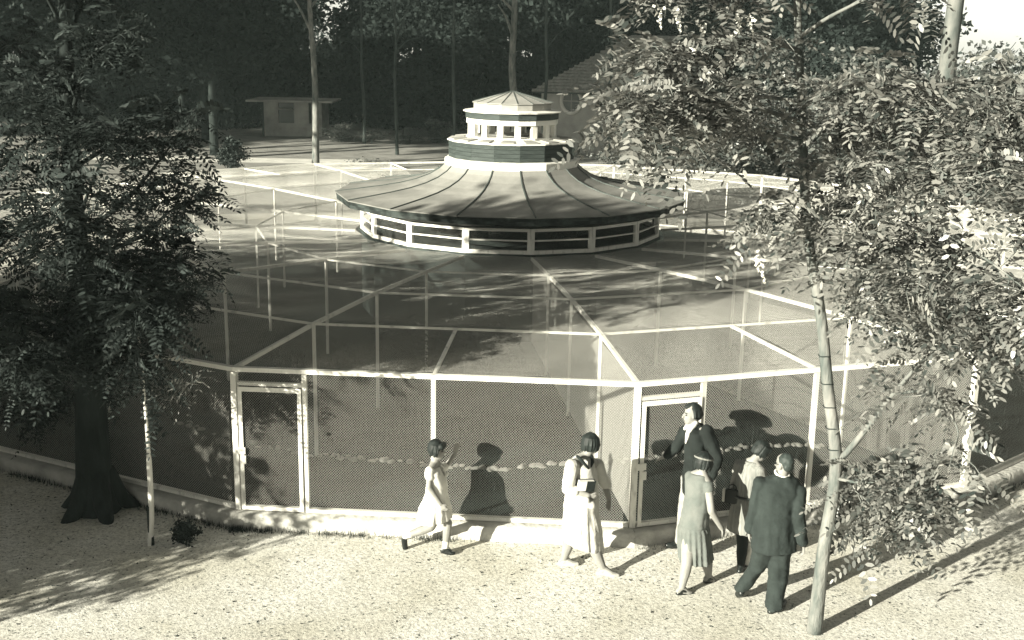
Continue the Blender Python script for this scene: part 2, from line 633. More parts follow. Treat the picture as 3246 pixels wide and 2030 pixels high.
RB = 3.19
put('wall', ring_mesh('wall', [(RB - 0.03, -0.1), (RB - 0.03, 1.545), (RB + 0.03, 1.55), (RB + 0.03, 1.595), (RB - 0.12, 1.597), (0.3, 1.597)], M['dark_wood']), pav)
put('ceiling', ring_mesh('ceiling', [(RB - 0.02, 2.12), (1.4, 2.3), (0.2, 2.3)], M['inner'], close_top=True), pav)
put('dark_screen', ring_mesh('dark_screen', [(1.7, 1.6), (1.7, 2.24)], M['inner']), pav)  # dark cylinder added so the windows look unlit inside
wm = MB()
wm.hexa(facet_box(RB, RB - 0.06, 1.60, 1.672, -1, 1))
wm.hexa(facet_box(RB, RB - 0.06, 2.03, 2.085, -1, 1))
wm.hexa(facet_box(RB - 0.001, RB - 0.055, 1.672, 2.03, -1, -0.89))
wm.hexa(facet_box(RB - 0.001, RB - 0.055, 1.672, 2.03, 0.89, 1))
wm.hexa(facet_box(RB - 0.006, RB - 0.045, 1.845, 1.872, -0.89, 0.89))
ms_win = wm.mesh('window', M['white'])
e = RB * math.sin(HALF) * 0.9
ms_winnet = net_mesh('window_net', [(-e, 1.65), (e, 1.65), (e, 2.05), (-e, 2.05)], 0.02, 0.0008, 0.3, on_plane(-(RB - 0.03) * COSH), (0, 1, 0), M['wire'])
for k in range(-8, 8):
    w = sector('window', ms_win, k, pav)
    put('window_net', ms_winnet, w)

ROOFP = [(3.70, 2.375), (3.25, 2.43), (2.75, 2.495), (2.35, 2.56), (2.0, 2.645), (1.72, 2.75), (1.52, 2.87), (1.42, 2.965)]
roof = put('roof', ring_mesh('roof', [(RB - 0.05, 2.09), (3.62, 2.215), (3.66, 2.22)] + [(r - 0.012, z - 0.03) for r, z in ROOFP] + [(1.3, 2.96)], M['fascia']), pav)
pmb = MB()
for (ra, za), (rb, zb) in zip(ROOFP[:-1], ROOFP[1:]):
    pmb.hexa([(-ra * math.sin(HALF) * 0.995, -ra * COSH, za - 0.018), (ra * math.sin(HALF) * 0.995, -ra * COSH, za - 0.018), (rb * math.sin(HALF) * 0.995, -rb * COSH, zb - 0.018), (-rb * math.sin(HALF) * 0.995, -rb * COSH, zb - 0.018),
              (-ra * math.sin(HALF) * 0.995, -ra * COSH, za), (ra * math.sin(HALF) * 0.995, -ra * COSH, za), (rb * math.sin(HALF) * 0.995, -rb * COSH, zb), (-rb * math.sin(HALF) * 0.995, -rb * COSH, zb)])
ms_panel = pmb.mesh('roof_panel', M['roof'])
rbm = MB()
for (ra, za), (rb, zb) in zip(ROOFP[:-1], ROOFP[1:]):
    rbm.beam((0, -ra, za + 0.008), (0, -rb, zb + 0.008), 0.022, 0.022)
ms_rib = rbm.mesh('rib', M['rib'])
ms_fas = MB().hexa(facet_box(3.675, 3.645, 2.225, 2.352, -0.998, 0.998)).mesh('fascia_board', M['fascia'])
for k in range(-8, 8):
    sector('roof_panel', ms_panel, k, roof)
    radial('rib', ms_rib, k, roof)
    sector('fascia_board', ms_fas, k, roof)

put('collar', ring_mesh('collar', [(1.37, 2.955), (1.415, 2.957), (1.415, 3.095), (1.395, 3.11), (1.30, 3.13)], M['white']), pav)
drum = put('drum', ring_mesh('drum', [(1.31, 3.10), (1.31, 3.47)], M['inner']), pav)
for j in range(4):
    z0 = 3.125 + j * 0.0835
    me = MB().hexa(facet_box(1.335 + 0.004 * (j % 2), 1.312, z0, z0 + 0.079, -0.997, 0.997)).mesh('board', M['dark_wood'])
    for k in range(-8, 8): sector('board', me, k, drum)
cor = put('cornice', ring_mesh('cornice', [(1.30, 3.460), (1.365, 3.465), (1.365, 3.488), (0.9, 3.535), (0.2, 3.54)], M['white'], close_top=True), pav)
ms_slab = MB().hexa([(-0.14, -1.30, 3.500), (0.14, -1.30, 3.500), (0.10, -1.0, 3.530), (-0.10, -1.0, 3.530), (-0.14, -1.30, 3.516), (0.14, -1.30, 3.516), (0.10, -1.0, 3.545), (-0.10, -1.0, 3.545)]).mesh('roof_panel', M['stucco_white'])
for k in range(-8, 8): sector('roof_panel', ms_slab, k, cor)
put('lantern_sill', ring_mesh('lantern_sill', [(0.85, 3.50), (0.955, 3.50), (0.955, 3.565), (0.85, 3.565), (0.85, 3.50)], M['white']), pav)
ms_colm = MB().hexa(facet_box(0.93, 0.85, 3.565, 3.83, -1, -0.72)).mesh('c', M['white'])
cm = MB()
a_ = 0.93
cm.hexa([(-0.062, -a_ * 1.0, 3.565), (0.062, -a_ * 1.0, 3.565), (0.055, -a_ + 0.09, 3.565), (-0.055, -a_ + 0.09, 3.565), (-0.062, -a_, 3.825), (0.062, -a_, 3.825), (0.055, -a_ + 0.09, 3.825), (-0.055, -a_ + 0.09, 3.825)])
bpy.data.meshes.remove(ms_colm)
ms_colm = cm.mesh('column', M['white'])
for k in range(-8, 8): radial('column', ms_colm, k, pav)
put('architrave', ring_mesh('architrave', [(0.84, 3.825), (0.965, 3.825), (0.965, 3.925), (0.84, 3.925), (0.84, 3.825)], M['white']), pav)
put('lantern_ceiling', ring_mesh('lantern_ceiling', [(0.86, 3.905), (0.1, 3.905)], M['inner'], close_top=True), pav)
fr = put('frieze', ring_mesh('frieze', [(0.93, 3.926), (0.93, 4.055)], M['inner']), pav)
ms_fb = MB().hexa(facet_box(0.985, 0.94, 3.930, 4.055, -0.998, 0.998)).mesh('board', M['dark_wood'])
for k in range(-8, 8): sector('board', ms_fb, k, fr)
put('brim', ring_mesh('brim', [(0.90, 4.057), (1.03, 4.06), (1.04, 4.082), (0.80, 4.115)], M['white']), pav)
cap = put('cap_drum', ring_mesh('cap_drum', [(0.80, 4.09), (0.80, 4.24)], M['inner']), pav)
ms_cb = MB().hexa(facet_box(0.818, 0.803, 4.10, 4.238, -0.996, 0.996)).mesh('board', M['grey_wood'])
for k in range(-8, 8): sector('board', ms_cb, k, cap)
cr_ = put('cap_roof', ring_mesh('cap_roof', [(0.84, 4.236), (0.02, 4.455)], M['inner'], close_top=True), pav)
cp = MB()
cp.hexa([(-0.845 * math.sin(HALF), -0.845 * COSH, 4.240), (0.845 * math.sin(HALF), -0.845 * COSH, 4.240), (0.004, -0.02, 4.462), (-0.004, -0.02, 4.462),
         (-0.845 * math.sin(HALF), -0.845 * COSH, 4.256), (0.845 * math.sin(HALF), -0.845 * COSH, 4.256), (0.004, -0.02, 4.478), (-0.004, -0.02, 4.478)])
ms_cp = cp.mesh('roof_panel', M['grey_wood'])
ms_cr = MB().beam((0, -0.845, 4.256), (0, -0.02, 4.480), 0.014, 0.016).mesh('rib', M['rib'])
for k in range(-8, 8):
    sector('roof_panel', ms_cp, k, cr_)
    radial('rib', ms_cr, k, cr_)

# ------------------------------------------------------------------ foliage
def unit(a):
    return a / np.maximum(np.linalg.norm(a, axis=-1, keepdims=True), 1e-9)


LEAFLET = np.array([(0, 0), (0.28, 0.42), (0.72, 0.40), (1, 0), (0.72, -0.40), (0.28, -0.42)])


def pinnate(base, dirs, size, rng, pairs=8, ll=0.215, lw=0.44, droop=0.5):
    """compound leaves: base (n,3), dirs (n,3), size (n,) length of the leaf stalk"""
    n = len(base)
    d = unit(dirs)
    up = np.tile([0, 0, 1.0], (n, 1)) + rng.normal(0, 0.45, (n, 3))
    s = unit(np.cross(d, up))
    nn = np.cross(s, d)
    Vs = []
    ts = list(np.linspace(0.22, 0.95, pairs))
    for t in ts + [1.0]:
        p = base + d * (size * t)[:, None] + np.array([0, 0, -1.0]) * (droop * size * t * t)[:, None]
        dd = unit(d + np.array([0, 0, -1.0]) * (2 * droop * t * 0.6))
        sides = (1, -1) if t < 1 else (0,)
        for sg in sides:
            shape = 1.0 - 0.35 * abs(t - 0.55)
            L = size * ll * shape * rng.uniform(0.85, 1.15, n)
            wv = L * lw * rng.uniform(0.85, 1.15, n)
            ax = unit(s * sg * 0.9 + dd * (0.35 if sg else 1.0) + nn * rng.normal(-0.10, 0.16, n)[:, None]) if sg else unit(dd + rng.normal(0, 0.15, (n, 3)))
            nl = unit(nn + rng.normal(0, 0.22, (n, 3)))
            ay = unit(np.cross(nl, ax))
            nl = np.cross(ax, ay)
            for a, b in LEAFLET:
                fold = abs(b) * 0.25
                Vs.append(p + ax * (L * a)[:, None] + ay * (wv * b)[:, None] + nl * (wv * fold)[:, None])
    V = np.stack(Vs, 1).reshape(-1, 3)
    F = np.arange(len(V)).reshape(-1, 6)
    return V, F


def smooth_path(pts, n=6):
    pts = [Vector(p) for p in pts]
    if len(pts) < 3:
        return [pts[0].lerp(pts[-1], i / n) for i in range(n + 1)]
    out = []
    P = [pts[0] * 2 - pts[1]] + pts + [pts[-1] * 2 - pts[-2]]
    for i in range(1, len(P) - 2):
        for j in range(n):
            t = j / n
            a, b, c, d = P[i - 1], P[i], P[i + 1], P[i + 2]
            out.append(0.5 * ((2 * b) + (c - a) * t + (2 * a - 5 * b + 4 * c - d) * t * t + (3 * b - a - 3 * c + d) * t ** 3))
    out.append(pts[-1])
    return out


def plen(path):
    return sum((b - a).length for a, b in zip(path[:-1], path[1:]))


def at_t(path, t):
    f = t * (len(path) - 1)
    i = min(int(f), len(path) - 2)
    return path[i].lerp(path[i + 1], f - i), (path[i + 1] - path[i]).normalized()


def grow(branches, rng, wood, leaves_out, twig_gap=0.045, tl=(0.22, 0.62), leaf_gap=0.075, leaf=(0.17, 0.28)):
    """branches: (points, r0, r1, density, start share)"""
    for pts, r0, r1, dens, t0 in branches:
        path = smooth_path(pts, 6)
        k = len(path)
        wood.tube(path, [r0 + (r1 - r0) * i / (k - 1) for i in range(k)], 7)
        L = plen(path)
        nt_ = int(L * (1 - t0) / twig_gap * dens)
        for _ in range(nt_):
            t = t0 + (1 - t0) * rng.random() ** 0.8
            p, d = at_t(path, min(t, 0.999))
            rd = Vector(rng.normal(0, 1, 3))
            rd.z = rd.z * 0.55 + 0.05
            dirn = (d * 0.55 + rd.normalized()).normalized()
            ln = rng.uniform(*tl)
            mid = p + dirn * ln * 0.55
            end = p + dirn * ln + Vector((0, 0, -0.22 * ln))
            tp = [p, mid, end]
            wood.tube(tp, [0.007, 0.005, 0.003], 4, cap=False)
            nl = max(2, int(ln / leaf_gap))
            for j in range(nl):
                u = 0.25 + 0.75 * (j + rng.random()) / nl
                q = p.lerp(mid, u / 0.55) if u < 0.55 else mid.lerp(end, min(1, (u - 0.55) / 0.45))
                sd = dirn.cross(Vector((0, 0, 1)))
                if sd.length < 0.05: sd = Vector((1, 0, 0))
                sd.normalize()
                ld = (sd * (1 if j % 2 else -1) + dirn * 0.7 + Vector(rng.normal(0, 0.45, 3))).normalized()
                leaves_out.append((tuple(q), tuple(ld), rng.uniform(*leaf)))


def leaf_object(name, L, rng, parent, m, **kw):
    base = np.array([l[0] for l in L])
    dirs = np.array([l[1] for l in L])
    size = np.array([l[2] for l in L])
    V, F = pinnate(base, dirs, size, rng, **kw)
    o = put(name, fast_mesh(name, V, F, m), parent)
    return o


UPV = Vector((0, 0, 1))

# ---------- right-hand young locust tree in front of the aviary
rng = np.random.default_rng(21)
TB = px(1925, 1492, z=GROUND)
ty = TB.y
tree = empty('locust_tree', (0, 0, 0))
tag(tree, 'slender young locust tree with forked pale trunk standing on the gravel beside the walkers', 'tree', 'young locust trees')
trunk_pts = [px(1922, 1500, ty), px(1945, 1300, ty + 0.02), px(1974, 1105, ty + 0.05), px(1955, 920, ty + 0.1), px(1938, 745, ty + 0.15), px(1908, 560, ty + 0.2), px(1898, 380, ty + 0.25), px(1892, 230, ty + 0.3), px(1884, 60, ty + 0.3), px(1880, -150, ty + 0.3), px(1872, -420, ty + 0.3)]
trunk_pts[0].z = GROUND - 0.05
tp = smooth_path(trunk_pts, 5)
k = len(tp)
rad = [float(np.interp(i / (k - 1), [0, 0.05, 0.2, 0.5, 0.8, 1.0], [0.082, 0.068, 0.06, 0.048, 0.034, 0.015])) for i in range(k)]
MB().tube(tp, rad, 12).build('trunk', M['bark'], tree, smooth=True)
rings = MB()
for v_ in (840, 905, 960, 1010, 1060, 700, 640):
    f_ = float(np.interp(v_, [560, 745, 920, 1105], [1908, 1938, 1955, 1974]))
    p = px(f_, v_, ty + float(np.interp(v_, [560, 1105], [0.2, 0.05])))
    q_ = float(np.interp(v_, [560, 1105], [0.050, 0.062]))
    MB().tube([p + Vector((q_ * math.cos(a), q_ * math.sin(a), 0.004 * math.sin(3 * a))) for a in np.linspace(0, 2 * math.pi, 17)], 0.006, 5, cap=False).build('bark_band', M['bark_dark'], tree)
p = px(1902, 497, ty + 0.22)
MB().tube([p - UPV * 0.035, p + UPV * 0.035], 0.052, 12).build('tie', M['bark_dark'], tree)
wood, L = MB(), []
T = lambda v_: px(float(np.interp(v_, [-420, 60, 230, 380, 560, 745, 920, 1105, 1300], [1872, 1884, 1892, 1898, 1908, 1938, 1955, 1974, 1945])), v_, ty + float(np.interp(v_, [0, 400, 1100], [0.3, 0.25, 0.05])))
BR = [
    ([T(290), px(1780, 255, ty - 0.5), px(1630, 240, ty - 1.0), px(1510, 265, ty - 1.4)], 0.026, 0.006, 1.25, 0.12),
    ([T(330), px(1760, 310, ty + 0.2), px(1640, 310, ty + 0.4), px(1520, 300, ty + 0.5)], 0.02, 0.005, 0.9, 0.2),
    ([T(120), px(1780, 90, ty - 0.3), px(1620, 120, ty - 0.5), px(1500, 110, ty - 0.8)], 0.024, 0.005, 0.75, 0.15),
    ([T(40), px(1800, -40, ty), px(1680, -70, ty - 0.3), px(1560, -30, ty - 0.6)], 0.022, 0.005, 0.7, 0.2),
    ([T(240), px(1750, 225, ty + 0.8), px(1640, 235, ty + 1.3), px(1560, 230, ty + 1.6)], 0.02, 0.005, 0.8, 0.2),
    ([T(90), px(1960, 40, ty), px(2080, -20, ty - 0.3), px(2150, -60, ty - 0.5)], 0.022, 0.006, 0.15, 0.3),
    ([T(250), px(2030, 210, ty - 0.5), px(2200, 215, ty - 0.9), px(2420, 240, ty - 1.2)], 0.024, 0.006, 1.6, 0.15),
    ([T(300), px(2010, 290, ty + 0.8), px(2190, 300, ty + 1.4), px(2390, 330, ty + 1.8)], 0.022, 0.006, 1.7, 0.15),
    ([T(420), px(2060, 390, ty - 0.7), px(2240, 420, ty - 1.3), px(2450, 410, ty - 1.8)], 0.022, 0.006, 1.1, 0.1),
    ([T(450), px(1880, 480, ty - 0.3), px(1850, 520, ty - 0.6)], 0.014, 0.004, 0.9, 0.2),
    ([T(520), px(2040, 510, ty + 0.3), px(2150, 560, ty + 0.3), px(2220, 640, ty + 0.2)], 0.02, 0.005, 1.5, 0.1),
    ([T(620), px(2050, 640, ty - 0.5), px(2190, 700, ty - 0.9), px(2400, 745, ty - 1.1)], 0.022, 0.006, 1.5, 0.15),
    ([T(660), px(2060, 690, ty + 0.4), px(2180, 760, ty + 0.6), px(2320, 830, ty + 0.7)], 0.02, 0.005, 1.0, 0.2),
    ([px(2250, 560, ty - 0.8), px(2340, 620, ty - 1.3), px(2430, 690, ty - 1.7)], 0.016, 0.006, 0.8, 0.3),
    ([T(1100), px(2040, 1020, ty - 0.1), px(2110, 930, ty - 0.2), px(2210, 830, ty - 0.35), px(2360, 790, ty - 0.5)], 0.036, 0.008, 0.8, 0.5),
    ([px(2110, 930, ty - 0.2), px(2200, 930, ty - 0.5), px(2260, 1010, ty - 0.7), px(2250, 1080, ty - 0.8)], 0.014, 0.004, 0.6, 0.2),
    ([T(1130), px(2040, 1140, ty - 0.25), px(2130, 1130, ty - 0.4), px(2200, 1140, ty - 0.5)], 0.018, 0.004, 2.0, 0.25),
    ([T(1120), px(2030, 1165, ty + 0.2), px(2100, 1180, ty + 0.35)], 0.014, 0.004, 2.0, 0.25),
]
grow(BR, rng, wood, L, leaf=(0.24, 0.44), tl=(0.18, 0.5), twig_gap=0.04)
wood.build('branch', M['bark'], tree, smooth=True)
leaf_object('crown', L, rng, tree, M['leaf'], pairs=8)
# hanging blossom
for (u, v_, dy) in [(1655, 60, -0.4), (1740, 35, -0.5), (1772, 40, -0.5), (1735, 75, -0.2), (1600, 25, -0.6), (1730, 110, 0.3), (1700, 140, 0.3), (1555, 20, -0.7), (1785, 600, -0.8), (1800, 625, -0.8)]:
    p = px(u, v_, ty + dy)
    V, F = [], []
    nfl = 34
    for i in range(nfl):
        t = i / nfl
        c = np.array(p) + np.array([0.03 * t, 0, -0.17 * t]) + rng.normal(0, 0.016 * (1.15 - t), 3)
        a = unit(rng.normal(0, 1, 3))
        b = unit(np.cross(a, rng.normal(0, 1, 3)))
        s_ = 0.016 * (1.2 - 0.6 * t)
        n0 = len(V)
        V += [c + a * s_, c + b * s_, c - a * s_, c - b * s_]
        F.append((n0, n0 + 1, n0 + 2, n0 + 3))
    put('blossom', fast_mesh('blossom', V, F, M['blossom']), tree)

# ---------- left-hand locust tree, its shade put into darker bark and leaf tones
rng = np.random.default_rng(5)
tree = empty('locust_tree', (0, 0, 0))
tag(tree, 'big shady locust tree with thick shade-darkened trunk hiding the aviary side', 'tree', 'young locust trees')
LB = px(232, 1205, z=GROUND)
ly = LB.y
bp_ = [LB + Vector((0, 0, -0.1)), px(222, 1120, ly), px(215, 980, ly + 0.05), px(205, 820, ly + 0.1), px(190, 640, ly + 0.1), px(170, 430, ly), px(160, 200, ly - 0.1), px(150, -60, ly - 0.1), px(140, -350, ly - 0.1)]
tp = smooth_path(bp_, 5)
k = len(tp)
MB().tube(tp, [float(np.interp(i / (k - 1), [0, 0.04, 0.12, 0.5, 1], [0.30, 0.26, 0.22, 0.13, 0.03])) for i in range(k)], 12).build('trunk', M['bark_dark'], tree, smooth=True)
for a_ in (0.4, 1.7, 2.9, 4.1, 5.3):
    dv = Vector((math.cos(a_), math.sin(a_), 0))
    MB().tube(smooth_path([LB + dv * 0.1 + Vector((0, 0, 0.5)), LB + dv * 0.27 + Vector((0, 0, 0.14)), LB + dv * 0.5 + Vector((0, 0, -0.06))], 4), [0.13, 0.125, 0.12, 0.115, 0.11, 0.10, 0.09, 0.07, 0.05], 8).build('root', M['bark_dark'], tree, smooth=True)
wood, L = MB(), []
T = lambda v_: px(float(np.interp(v_, [-350, -60, 200, 430, 640, 820, 980], [140, 150, 160, 170, 190, 205, 215])), v_, ly)
BR = [
    ([T(560), px(290, 480, ly - 0.5), px(360, 400, ly - 0.9), px(430, 310, ly - 1.1)], 0.035, 0.006, 1.1, 0.2),
    ([T(620), px(330, 560, ly - 0.2), px(400, 500, ly - 0.5), px(450, 480, ly - 0.6)], 0.03, 0.006, 1.2, 0.2),
    ([T(700), px(330, 640, ly - 0.6), px(390, 600, ly - 1.0), px(440, 640, ly - 1.3)], 0.03, 0.006, 1.6, 0.2),
    ([T(760), px(320, 730, ly + 0.3), px(370, 720, ly + 0.3), px(410, 690, ly + 0.2)], 0.028, 0.006, 1.6, 0.2),
    ([T(400), px(270, 340, ly + 0.2), px(360, 300, ly + 0.3), px(440, 260, ly + 0.3)], 0.03, 0.006, 0.9, 0.2),
    ([T(640), px(110, 610, ly - 0.7), px(50, 560, ly - 1.0), px(-60, 560, ly - 1.2)], 0.03, 0.006, 1.3, 0.2),
    ([T(480), px(100, 420, ly - 0.4), px(40, 380, ly - 0.7), px(-40, 330, ly - 0.9)], 0.03, 0.006, 1.0, 0.2),
    ([T(780), px(130, 770, ly - 0.9), px(60, 740, ly - 1.4), px(-80, 720, ly - 1.7)], 0.026, 0.006, 1.3, 0.2),
    ([T(700), px(250, 690, ly - 1.1), px(300, 700, ly - 1.7), px(340, 740, ly - 2.1)], 0.026, 0.006, 1.5, 0.2),
    ([T(820), px(120, 830, ly + 0.6), px(30, 800, ly + 1.0), px(-60, 810, ly + 1.2)], 0.026, 0.006, 1.4, 0.15),
    ([T(840), px(280, 830, ly + 0.7), px(330, 800, ly + 1.1), px(380, 760, ly + 1.4)], 0.026, 0.006, 1.4, 0.15),
    ([T(300), px(200, 160, ly - 0.6), px(260, 100, ly - 0.9), px(330, 60, ly - 1.0)], 0.028, 0.006, 0.8, 0.2),
    ([T(250), px(110, 180, ly + 0.3), px(40, 120, ly + 0.5), px(-30, 60, ly + 0.6)], 0.028, 0.006, 0.7, 0.2),
    ([T(100), px(220, -40, ly), px(300, -100, ly), px(380, -140, ly)], 0.026, 0.006, 0.9, 0.1),
    ([T(80), px(80, -60, ly - 0.4), px(0, -140, ly - 0.6), px(-100, -200, ly - 0.8)], 0.026, 0.006, 0.9, 0.1),
    ([T(680), px(190, 640, ly - 1.0), px(160, 560, ly - 1.8), px(120, 480, ly - 2.3)], 0.026, 0.006, 1.4, 0.2),
    ([T(560), px(200, 480, ly - 0.8), px(240, 380, ly - 1.4), px(280, 300, ly - 1.8)], 0.026, 0.006, 1.3, 0.2),
    ([T(800), px(220, 770, ly - 0.9), px(250, 720, ly - 1.5), px(230, 640, ly - 2.0)], 0.026, 0.006, 1.4, 0.2),
    ([T(420), px(120, 340, ly - 0.9), px(90, 260, ly - 1.5), px(60, 190, ly - 1.9)], 0.026, 0.006, 1.2, 0.2),
    ([T(880), px(170, 860, ly - 0.9), px(100, 830, ly - 1.5), px(30, 840, ly - 2.0)], 0.022, 0.006, 1.3, 0.2),
    ([T(870), px(260, 850, ly - 0.7), px(300, 830, ly - 1.2), px(330, 860, ly - 1.5)], 0.022, 0.006, 1.2, 0.2),
    ([T(930), px(160, 950, ly + 0.8), px(100, 960, ly + 1.4), px(40, 930, ly + 1.8)], 0.024, 0.006, 1.2, 0.15),
]
grow(BR, rng, wood, L, leaf=(0.22, 0.42), twig_gap=0.055, tl=(0.2, 0.5))
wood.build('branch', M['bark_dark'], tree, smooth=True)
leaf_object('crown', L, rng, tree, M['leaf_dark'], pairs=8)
# the pale bent bough that shows against the shade
MB().tube(smooth_path([px(-40, 765, ly - 1.5), px(40, 780, ly - 1.5), px(95, 795, ly - 1.5), px(125, 830, ly - 1.5), px(142, 880, ly - 1.5)], 4), [0.028, 0.026, 0.025, 0.024, 0.023, 0.022, 0.022, 0.02, 0.02, 0.018, 0.017, 0.016, 0.015, 0.013, 0.012, 0.011, 0.01], 7).build('bough', M['bark'], tree, smooth=True)

# ---------- thin sapling with few leaves
rng = np.random.default_rng(8)
tree = empty('sapling', (0, 0, 0))
SB = px(355, 1287, z=GROUND)
sy = SB.y
tag(tree, 'thin crooked sapling with a few leaves standing on gravel before the shaded netting', 'sapling')
sp = smooth_path([SB + Vector((0, 0, -0.05)), px(357, 1200, sy), px(352, 1090, sy), px(346, 1000, sy), px(340, 930, sy), px(337, 880, sy), px(333, 840, sy), px(326, 785, sy)], 4)
k = len(sp)
MB().tube(sp, [float(np.interp(i / (k - 1), [0, 0.1, 0.3, 0.32, 1], [0.036, 0.033, 0.03, 0.022, 0.008])) for i in range(k)], 8).build('stem', M['path'], tree, smooth=True)  # near-white tone stands in for sunlight on the stem
wood, L = MB(), []
S_ = lambda v_: px(float(np.interp(v_, [785, 840, 930, 1000], [326, 333, 340, 346])), v_, sy)
grow([([S_(820), px(360, 800, sy), px(385, 795, sy - 0.1)], 0.006, 0.003, 0.8, 0.2), ([S_(950), px(370, 935, sy - 0.1), px(420, 915, sy - 0.25), px(470, 900, sy - 0.35)], 0.009, 0.004, 0.8, 0.3), ([S_(800), px(310, 790, sy), px(300, 815, sy)], 0.005, 0.003, 0.7, 0.3)], rng, wood, L, tl=(0.1, 0.25))
wood.build('branch', M['bark'], tree)
leaf_object('leaves', L, rng, tree, M['leaf'], pairs=5)
stump = MB().tube([SB + Vector((0.015, 0.0, -0.04)), SB + Vector((0.012, 0, 0.48))], [0.034, 0.03], 8)
stump.build('stake', M['bark_dark'], tree)


# ------------------------------------------------------------------ bushes and far trees
def clump_cloud(rng, n_clump, per, shell, ell, size, clump_r):
    """leaf quads in clumps spread through an ellipsoid"""
    c = unit(rng.normal(0, 1, (n_clump, 3))) * (rng.uniform(0, 1, (n_clump, 1)) ** shell)
    c = c * np.array(ell)
    c *= 1 + 0.18 * np.sin(c[:, :1] * 1.7 + 1.3 * c[:, 1:2]) 
    p = np.repeat(c, per, 0) + rng.normal(0, 1, (n_clump * per, 3)) * clump_r * np.array([1, 1, 0.65])
    n = len(p)
    a = unit(rng.normal(0, 1, (n, 3)) * np.array([1, 1, 0.6]))
    b = unit(np.cross(a, rng.normal(0, 1, (n, 3))))
    s1 = size * rng.uniform(0.6, 1.3, (n, 1))
    s2 = s1 * rng.uniform(0.45, 0.75, (n, 1))
    nn = np.cross(a, b)
    V = np.stack([p - a * s1, p - b * s2 + nn * s2 * 0.3, p + a * s1, p + b * s2 + nn * s2 * 0.3], 1).reshape(-1, 3)
    return V, np.arange(len(V)).reshape(-1, 4)


def crown_mesh(seed, m, parts, name='crown'):
    """parts: (cx, cy, cz, rx, ry, rz, clumps, per, size, clump radius)"""
    rg = np.random.default_rng(seed)
    Vs, Fs, n0 = [], [], 0
    for (cx, cy, cz, rx, ry, rz, nc, per, size, cr) in parts:
        V, F = clump_cloud(rg, nc, per, 0.45, (rx, ry, rz), size, cr)
        Vs.append(V + np.array([cx, cy, cz]))
        Fs.append(F + n0)
        n0 += len(V)
    return fast_mesh(name, np.concatenate(Vs), np.concatenate(Fs), m)


def trunk_mesh(seed, h, r, m, lean=0.0, limbs=5, spread=2.0, name='trunk'):
    rg = random.Random(seed)
    b = MB()
    pts = [Vector((lean * (i / 6) ** 1.5 + rg.uniform(-0.1, 0.1) * (i > 0), rg.uniform(-0.1, 0.1) * (i > 0), -0.3 + (h + 0.3) * i / 6)) for i in range(7)]
    sp_ = smooth_path(pts, 3)
    kk = len(sp_)
    b.tube(sp_, [r * (1.25 if i == 0 else 1.0 - 0.75 * i / kk) for i in range(kk)], 9)
    for i in range(limbs):
        t = rg.uniform(0.4, 0.95)
        p, d = at_t(sp_, t)
        an = rg.uniform(0, 6.28)
        q = p + Vector((math.cos(an) * spread, math.sin(an) * spread, rg.uniform(0.5, 2.0)))
        b.tube(smooth_path([p, p.lerp(q, 0.5) + Vector((0, 0, 0.2)), q], 4), [r * 0.4 * (1 - 0.1 * j) for j in range(9)], 6)
    return b.mesh(name, m, True)


# three broad-leaved kinds
WOODS = []
for sd in (1, 2, 3):
    rg = random.Random(sd)
    parts = []
    for i in range(7):
        an = i * 0.9 + rg.uniform(-0.3, 0.3)
        rr = rg.uniform(0.8, 2.6)
        parts.append((rr * math.cos(an), rr * math.sin(an), rg.uniform(4.2, 10.5), rg.uniform(1.7, 2.6), rg.uniform(1.7, 2.6), rg.uniform(1.3, 2.1), 26, 42, 0.17, 0.42))
    WOODS.append((crown_mesh(sd, M['leaf_far'], parts), trunk_mesh(sd, 9.0, 0.24, M['bark_dark'], 0.3)))


def wood_tree(x, y, kind, s, rz, label, group, sz=None):
    o = empty('broadleaf_tree', (x, y, GROUND), rz)
    o.scale = (s, s, sz or s)
    tag(o, label, 'tree', group)
    put('trunk', WOODS[kind][1], o)
    put('crown', WOODS[kind][0], o)
    return o


rr = random.Random(44)
far = []
for i in range(13):
    far.append((-42 + i * 6.4 + rr.uniform(-1.5, 1.5), 78 + rr.uniform(-5, 7)))
for i, (x, y) in enumerate(far):
    if x > 24: continue
    wood_tree(x, y, i % 3, rr.uniform(1.0, 1.25), rr.uniform(0, 6), 'tall dark broadleaf tree in the far wood behind kiosk and house', 'trees of the far wood')
for i in range(11):
    x = -40 + i * 6.0 + rr.uniform(-1.5, 1.5)
    wood_tree(x + 2.0, 112 + rr.uniform(-4, 6), i % 3, rr.uniform(1.4, 1.7), rr.uniform(0, 6), 'tall dark broadleaf tree in the far wood behind kiosk and house', 'trees of the far wood')
    wood_tree(x, 95 + rr.uniform(-4, 6), (i + 1) % 3, rr.uniform(1.3, 1.6), rr.uniform(0, 6), 'tall dark broadleaf tree in the far wood behind kiosk and house', 'trees of the far wood')
# wood on the left, whose shade lies over the far side
for (x, y, kd, s) in [(-34, 48, 2, 1.3), (-30, 55, 1, 1.2), (-44, 55, 0, 1.4), (-38, 62, 2, 1.3), (-48, 66, 0, 1.4), (-52, 78, 1, 1.4)]:
    wood_tree(x, y, kd, s, rr.uniform(0, 6), 'dense dark broadleaf tree in the wood left of the aviary', 'trees of the left wood')
# trees on the near left that shade the gravel and the left netting
for (x, y, kd, s) in [(-16.5, 8.0, 0, 0.66), (-12.2, 8.4, 2, 0.78), (-14.5, 10.2, 1, 0.62), (-18.5, 9.5, 0, 0.62), (-20, 13.5, 2, 0.66)]:
    wood_tree(x, y, kd, s, rr.uniform(0, 6), 'broadleaf tree on the gravel left of the walkers', 'trees near the walk')

